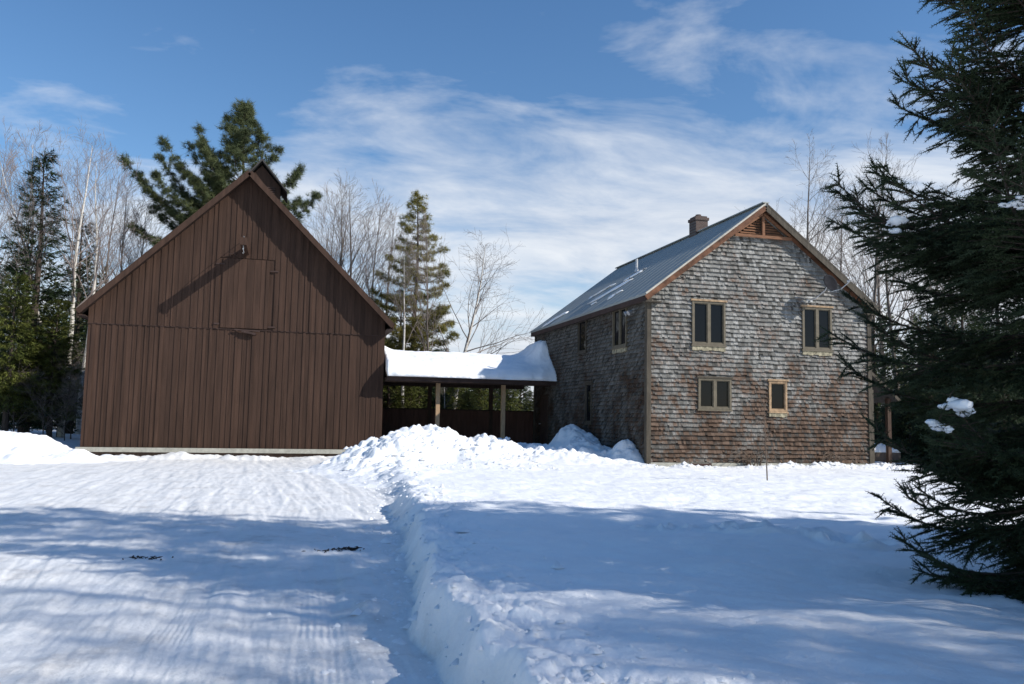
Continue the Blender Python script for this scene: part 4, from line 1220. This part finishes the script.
# ---- the near spruce at the right edge
def near_spruce(x, y, H, seed, rad):
    rg = np.random.default_rng(seed)
    segs = []
    P, D, Sc = [], [], []
    nseg = 16; tr = .13
    tpts, trad = [np.array([0, 0, H * i / nseg]) for i in range(nseg + 1)], [tr * (1 - i / nseg) + .01 for i in range(nseg + 1)]
    def shoots(a, b, r, every, lat_len):
        L = np.linalg.norm(b - a); n = max(1, int(L / every)); d = (b - a) / max(L, 1e-6)
        side = np.cross(d, [0, 0, 1.]); side /= max(np.linalg.norm(side), 1e-6)
        upv = np.cross(side, d)
        for i in range(n):
            q = a + (b - a) * (i + .5) / n
            for sg in (-1, 1):
                P.append(q); D.append(d * rg.uniform(.7, 1.1) + side * sg * rg.uniform(.4, .9) + upv * rg.normal(.08, .3)); Sc.append(lat_len * rg.uniform(.6, 1.15))
            P.append(q); D.append(d); Sc.append(every * 1.15)
        P.append(b - d * .01); D.append(d); Sc.append(lat_len * 1.2)
    z = .22
    while z < H * .97:
        f = z / H
        L0 = float(np.interp(z, [.2, .9, 1.8, 2.3, 2.7, 3.1, 4.0, 4.6, H], [1.4, 1.7, 1.72, 2.1, 2.2, 1.95, 1.6, 1.3, .1]))
        for k in range(int(rg.integers(5, 7))):
            a = rg.uniform(0, 6.28)
            L = L0 * rg.uniform(.74, 1.08)
            h = np.array([math.cos(a), math.sin(a), 0]); side = np.array([-h[1], h[0], 0])
            e0 = -.22 + .85 * f + rg.normal(0, .07); curl = .32 + .1 * rg.random()
            base = np.array([0, 0, z + rg.uniform(-.08, .08)])
            n = max(4, int(L / .085)); prev = base
            for i in range(1, n + 1):
                t = i / n
                q = base + h * L * t + side * .05 * L * math.sin(3 * t + a) + np.array([0, 0, L * (e0 * t - .22 * (1 - f) * t + curl * t ** 3 * (1 - .6 * f))])
                q[2] = max(q[2], .10 + .1 * t)
                segs.append((prev, q, .020 * (1 - t) * L / 2 + .005, .020 * (1 - t) * L / 2 + .004))
                d = (q - prev) / np.linalg.norm(q - prev); prev0 = prev; prev = q
                if t < .16: continue
                shoots(prev0, q, 0, .072, .115) if t > .55 else None
                for sg in (-1, 1):
                    if rg.random() < .12: continue
                    l = min(.42 * (1 - t) * L + .10, .62) * rg.uniform(.7, 1.15)
                    e = q + (d * .75 + side * sg * .8) * l * .8 + np.array([0, 0, -.16 * l + rg.normal(0, .05)])
                    m = q + (e - q) * .5 + np.array([0, 0, .03 * l])
                    segs.append((q, e, .006, .003))
                    shoots(q, m, 0, .07, .105); shoots(m, e, 0, .066, .115)
                    if l > .3:   # secondary twigs
                        for j in range(int(l / .13)):
                            b0 = q + (e - q) * (.2 + .7 * rg.random()); s2 = 1 if rg.random() < .5 else -1
                            dd = (e - q) / np.linalg.norm(e - q); sd = np.cross(dd, [0, 0, 1.])
                            b1 = b0 + (dd * .75 + sd * s2 * .6 + np.array([0, 0, rg.normal(-.15, .15)])) * l * .38
                            shoots(b0, b1, 0, .07, .10)
        z += .20 * rg.uniform(.8, 1.2)
    P, D, Sc = np.array(P), np.array(D), np.array(Sc)
    d, s, u = frame_from(D, rg)
    V = []
    for t in range(4):
        T = []
        for i in range(13):
            a = 2.4 * i + t; x0 = i / 13 * .88
            sp_ = np.array([.55, math.cos(a) * .83, math.sin(a) * .83]); l = .24 * (1 - .25 * x0)
            w_ = np.cross(sp_, [1, 0, 0]); w_ /= np.linalg.norm(w_)
            w_ = w_ * .2 + np.array([1., 0, 0]) * .98
            p = np.array([x0, 0, 0])
            T += [p - w_ * .038, p + w_ * .038, p + sp_ * l]
        for i in range(2):
            a = 1.57 * i; o = np.array([0, math.cos(a), math.sin(a)]) * .06
            T += [-o, o, np.array([1.05, 0, 0])]
        m = np.arange(len(P)) % 4 == t
        V.append(instance_tris(np.array(T), d[m], s[m], u[m], P[m], Sc[m]))
    print('near spruce shoots', len(P))
    return (chain_mesh('trunk', tpts, trad), leafy_mesh('crown', np.concatenate(V), segs, 4)), P

ns, NSP = near_spruce(0, 0, 8.2, 5, 2.35)
NSX, NSY = lat(4.2, 6.1)
NSP = NSP * .86 + np.array([NSX, NSY, 0])
plant_tree('spruce_tree', ns, (M['bark_dark'], M['spruce_near']), NSX, NSY, 'large near spruce at the right edge with drooping boughs and bits of snow', 'spruce', z=.0, s=.86)

def clump(px, py, dep, r, seed, label):
    v, d = ray(px, py); v = v / np.linalg.norm(v)
    q = NSP - np.array([0, 0, EYE]); t = q @ v
    off = np.linalg.norm(q - t[:, None] * v, axis=1) + .10 * (t - 4.9)      # rest it on the bough nearest to that sight line
    p = NSP[np.argmin(np.where(t > 3.8, off, 99))] + np.array([0, 0, .015])
    r = [1.05 * q for q in r]
    rg = np.random.default_rng(seed + 40)
    dd = NSP - p
    near = NSP[np.sqrt((dd[:, 0] / r[0]) ** 2 + (dd[:, 1] / r[1]) ** 2 + (dd[:, 2] / (r[2] * .9)) ** 2) < 1.15]
    pick = near[rg.permutation(len(near))[:44]] if len(near) else p[None]
    u, w = np.meshgrid(np.linspace(0, 2 * np.pi, 10, endpoint=False), np.linspace(0, np.pi, 7))
    unit = np.stack([np.cos(u) * np.sin(w), np.sin(u) * np.sin(w), np.cos(w)], -1).reshape(-1, 3)
    V, Fc = [], []
    for i, c in enumerate(np.concatenate([p[None], pick])):
        k = r[0] * (.62 if i == 0 else rg.uniform(.14, .36))
        V.append(unit * (1 + .12 * rg.normal(size=(len(unit), 1))) * [k, k, k * .5] + c + [0, 0, k * .22]); Fc.append(grid_faces(7, 10, True)[:, ::-1] + 70 * i)
    o = add_mesh('snow_clump', np_mesh('snow_clump', np.concatenate(V), np.concatenate(Fc), True), M['snow'])
    tag(o, label, 'snow', 'snow clumps on the near spruce')
clump(900, 228, 5.6, (0.101, 0.086, 0.066), 1, 'rounded snow clump on the highest snowy bough of the near spruce')
clump(962, 408, 6.4, (0.117, 0.094, 0.070), 2, 'largest snow clump low on the near spruce')
clump(934, 431, 6.3, (0.078, 0.078, 0.062), 3, 'slanting snow clump just below the largest one on the near spruce')
clump(912, 416, 6.4, (0.062, 0.055, 0.035), 4, 'small thin snow clump nearest the house side of the near spruce')
clump(1012, 212, 6.5, (0.070, 0.070, 0.055), 5, 'snow clump at the right picture edge on the near spruce')

# ---- trees standing right of the view: they shade the foreground snow
OFF = [(13.5, 4.9, spA, SPR, 13, 12.5), (10.8, 3.0, bare_meshes(51, 11, .13, nb=24, start=.25, ang=.6), GRY, 11, 10), (9.4, 1.3, grey3, GRY, 10, 8.5),
       (15.5, .3, grey1, GRY, 13, 13), (21, 3.2, spB, SPR, 11, 14.5), (19, -1.6, pineB, (M['bark_dark'], M['pine_yellow']), 13, 13.5), (13, -1.2, red1, RED, 11, 11), (24, -.5, spA, SPR, 13, 15), (13.6, 5.6, spB, SPR, 11, 15.5), (16, 3.6, spA, SPR, 13, 18), (11.5, .2, red1, RED, 11, 10), (14.5, 1.6, birch1, BIR, 14, 15), (17, .2, grey2, GRY, 12, 15)]
for l, dpt, me, mt, hm, h in OFF:
    x, y = lat(l, dpt)
    conif = mt is SPR
    plant_tree('spruce_tree' if conif else ('white_pine' if hm == 13 and mt is not GRY else 'bare_tree'), me, mt, x, y,
               'spruce in the row right of the yard, outside the view' if conif else 'tree in the row right of the yard, outside the view', 'spruce' if conif else 'tree', 'trees along the right side of the yard', rt.uniform(0, 6), h / hm)

# ---- litter on the driveway
def litter(px, py, seed, n, sx, label):
    rg = random.Random(seed); v, d = ray(px, py); t = (-.25 - EYE) / v[2]; c = v * t + np.array([0, 0, EYE])
    mb = MB()
    for i in range(n):
        x, y = c[0] + rg.gauss(0, sx), c[1] + rg.gauss(0, .05)
        g = float(ground_h(np.array([x]), np.array([y]))[0][0])
        a = rg.uniform(0, 6.28); L = rg.uniform(.015, .07)
        mb.tube([(x, y, g + .005), (x + math.cos(a) * L * .5, y + math.sin(a) * L * .5, g + rg.uniform(.006, .016)), (x + math.cos(a) * L, y + math.sin(a) * L, g + .01)], [.003, rg.uniform(.004, .010), .002], 5)
    tag(mb.build('bark_litter', M['litter']), label, 'litter', 'dark litter on the driveway')
litter(350, 550, 1, 90, .062, 'dark heap of bark and twigs lying on the driveway beside the snowbank')
litter(326, 552, 4, 16, .11, 'thin scatter of twigs left of the bark heap')
litter(148, 560, 2, 26, .10, 'small dark scatter of bark on the left of the driveway')

# ------------------------------------------------------------------ light, sky, camera
SUN = Vector((2.96, -2.0, 2.46)).normalized()
sd = bpy.data.lights.new('sun', 'SUN'); sd.energy = 4.7; sd.angle = math.radians(.53); sd.color = (1, .955, .88)
so = bpy.data.objects.new('sun', sd); COL.objects.link(so); so.rotation_euler = SUN.to_track_quat('Z', 'Y').to_euler(); so.location = (20, -10, 20)

wd = bpy.data.worlds.new('World'); sc.world = wd; wd.use_nodes = True
nt = wd.node_tree; bg = nt.nodes['Background']
sky = nt.nodes.new('ShaderNodeTexSky'); sky.sky_type = 'NISHITA'; sky.sun_disc = False
sky.sun_elevation = math.asin(SUN.z); sky.sun_rotation = math.atan2(SUN.x, SUN.y)
sky.air_density = 1.0; sky.dust_density = .3; sky.ozone_density = 2.2
tc = nt.nodes.new('ShaderNodeTexCoord')
sp_ = nt.nodes.new('ShaderNodeSeparateXYZ'); nt.links.new(tc.outputs['Generated'], sp_.inputs[0])
den = N(nt, 'ShaderNodeMath', operation='ADD'); den.inputs[1].default_value = .16; nt.links.new(sp_.outputs[2], den.inputs[0])
den2 = N(nt, 'ShaderNodeMath', operation='MAXIMUM'); den2.inputs[1].default_value = .06; nt.links.new(den.outputs[0], den2.inputs[0])
def div(a):
    n = N(nt, 'ShaderNodeMath', operation='DIVIDE'); nt.links.new(a, n.inputs[0]); nt.links.new(den2.outputs[0], n.inputs[1]); return n.outputs[0]
cb = nt.nodes.new('ShaderNodeCombineXYZ'); nt.links.new(div(sp_.outputs[0]), cb.inputs[0]); nt.links.new(div(sp_.outputs[1]), cb.inputs[1])
mp = nt.nodes.new('ShaderNodeMapping'); mp.inputs['Location'].default_value = (11.0, 8.0, 0); mp.inputs['Scale'].default_value = (.75, 1.15, 1); mp.inputs['Rotation'].default_value = (0, 0, .5)
nt.links.new(cb.outputs[0], mp.inputs[0])
n1 = N(nt, 'ShaderNodeTexNoise', Scale=.75, Detail=7, Roughness=.55, Distortion=.35); nt.links.new(mp.outputs[0], n1.inputs[0])
n2 = N(nt, 'ShaderNodeTexNoise', Scale=2.6, Detail=6, Roughness=.6, Distortion=.4); nt.links.new(mp.outputs[0], n2.inputs[0])
def math2(op, a, b, c=None):
    n = N(nt, 'ShaderNodeMath', operation=op)
    for i, v in enumerate((a, b, c)):
        if v is None: continue
        if isinstance(v, (int, float)): n.inputs[i].default_value = v
        else: nt.links.new(v, n.inputs[i])
    return n.outputs[0]
# cloud cover grows towards the horizon and towards the right-hand (north-east) sky
cover = math2('MULTIPLY_ADD', n1.outputs[0], 1.9, -.95)
cover = math2('MULTIPLY_ADD', n2.outputs[0], 1.25, math2('SUBTRACT', cover, .625))
cover = math2('MULTIPLY_ADD', sp_.outputs[2], -2.35, math2('ADD', cover, .83))
cover = math2('MULTIPLY_ADD', sp_.outputs[0], .34, cover)
# the bank of cloud lies to the north; the sky towards the sun and overhead is clear
north = math2('MINIMUM', math2('SUBTRACT', sp_.outputs[1], .62), 0.0)
cover = math2('MULTIPLY_ADD', north, 1.0, cover)
cl_ = ramp(nt, cover, [(.0, (0, 0, 0)), (.22, (.34, .34, .34)), (.5, (.76, .76, .76)), (.85, (1, 1, 1))])
skyc = N(nt, 'ShaderNodeHueSaturation'); skyc.inputs['Saturation'].default_value = 1.2; skyc.inputs['Hue'].default_value = .502; skyc.inputs['Value'].default_value = 1.35
nt.links.new(sky.outputs[0], skyc.inputs['Color'])
cc = ramp(nt, n2.outputs[0], [(.3, (6.0, 6.5, 7.4)), (.7, (8.4, 8.7, 9.1))])
nt.links.new(mix(nt, cl_, skyc.outputs[0], cc), bg.inputs['Color'])
bg.inputs['Strength'].default_value = .10

cam = bpy.data.cameras.new('camera'); cam.sensor_width = 36; cam.lens = F / 1024 * 36; cam.clip_end = 3000; cam.clip_start = .05
co = bpy.data.objects.new('camera', cam); COL.objects.link(co)
fw = Vector((math.sin(YAW) * math.cos(PIT), math.cos(YAW) * math.cos(PIT), math.sin(PIT)))
r0 = Vector((math.cos(YAW), -math.sin(YAW), 0)); u0 = r0.cross(fw)
rv = r0 * math.cos(ROL) + u0 * math.sin(ROL); uv = -r0 * math.sin(ROL) + u0 * math.cos(ROL)
mt = Matrix((rv, uv, -fw)).transposed().to_4x4(); mt.translation = (0, 0, EYE)
co.matrix_world = mt
sc.camera = co
sc.view_settings.view_transform = 'Standard'; sc.view_settings.look = 'None'; sc.view_settings.gamma = 1; sc.view_settings.exposure = .12
sc.view_settings.use_curve_mapping = False
sc.render.engine = 'CYCLES'
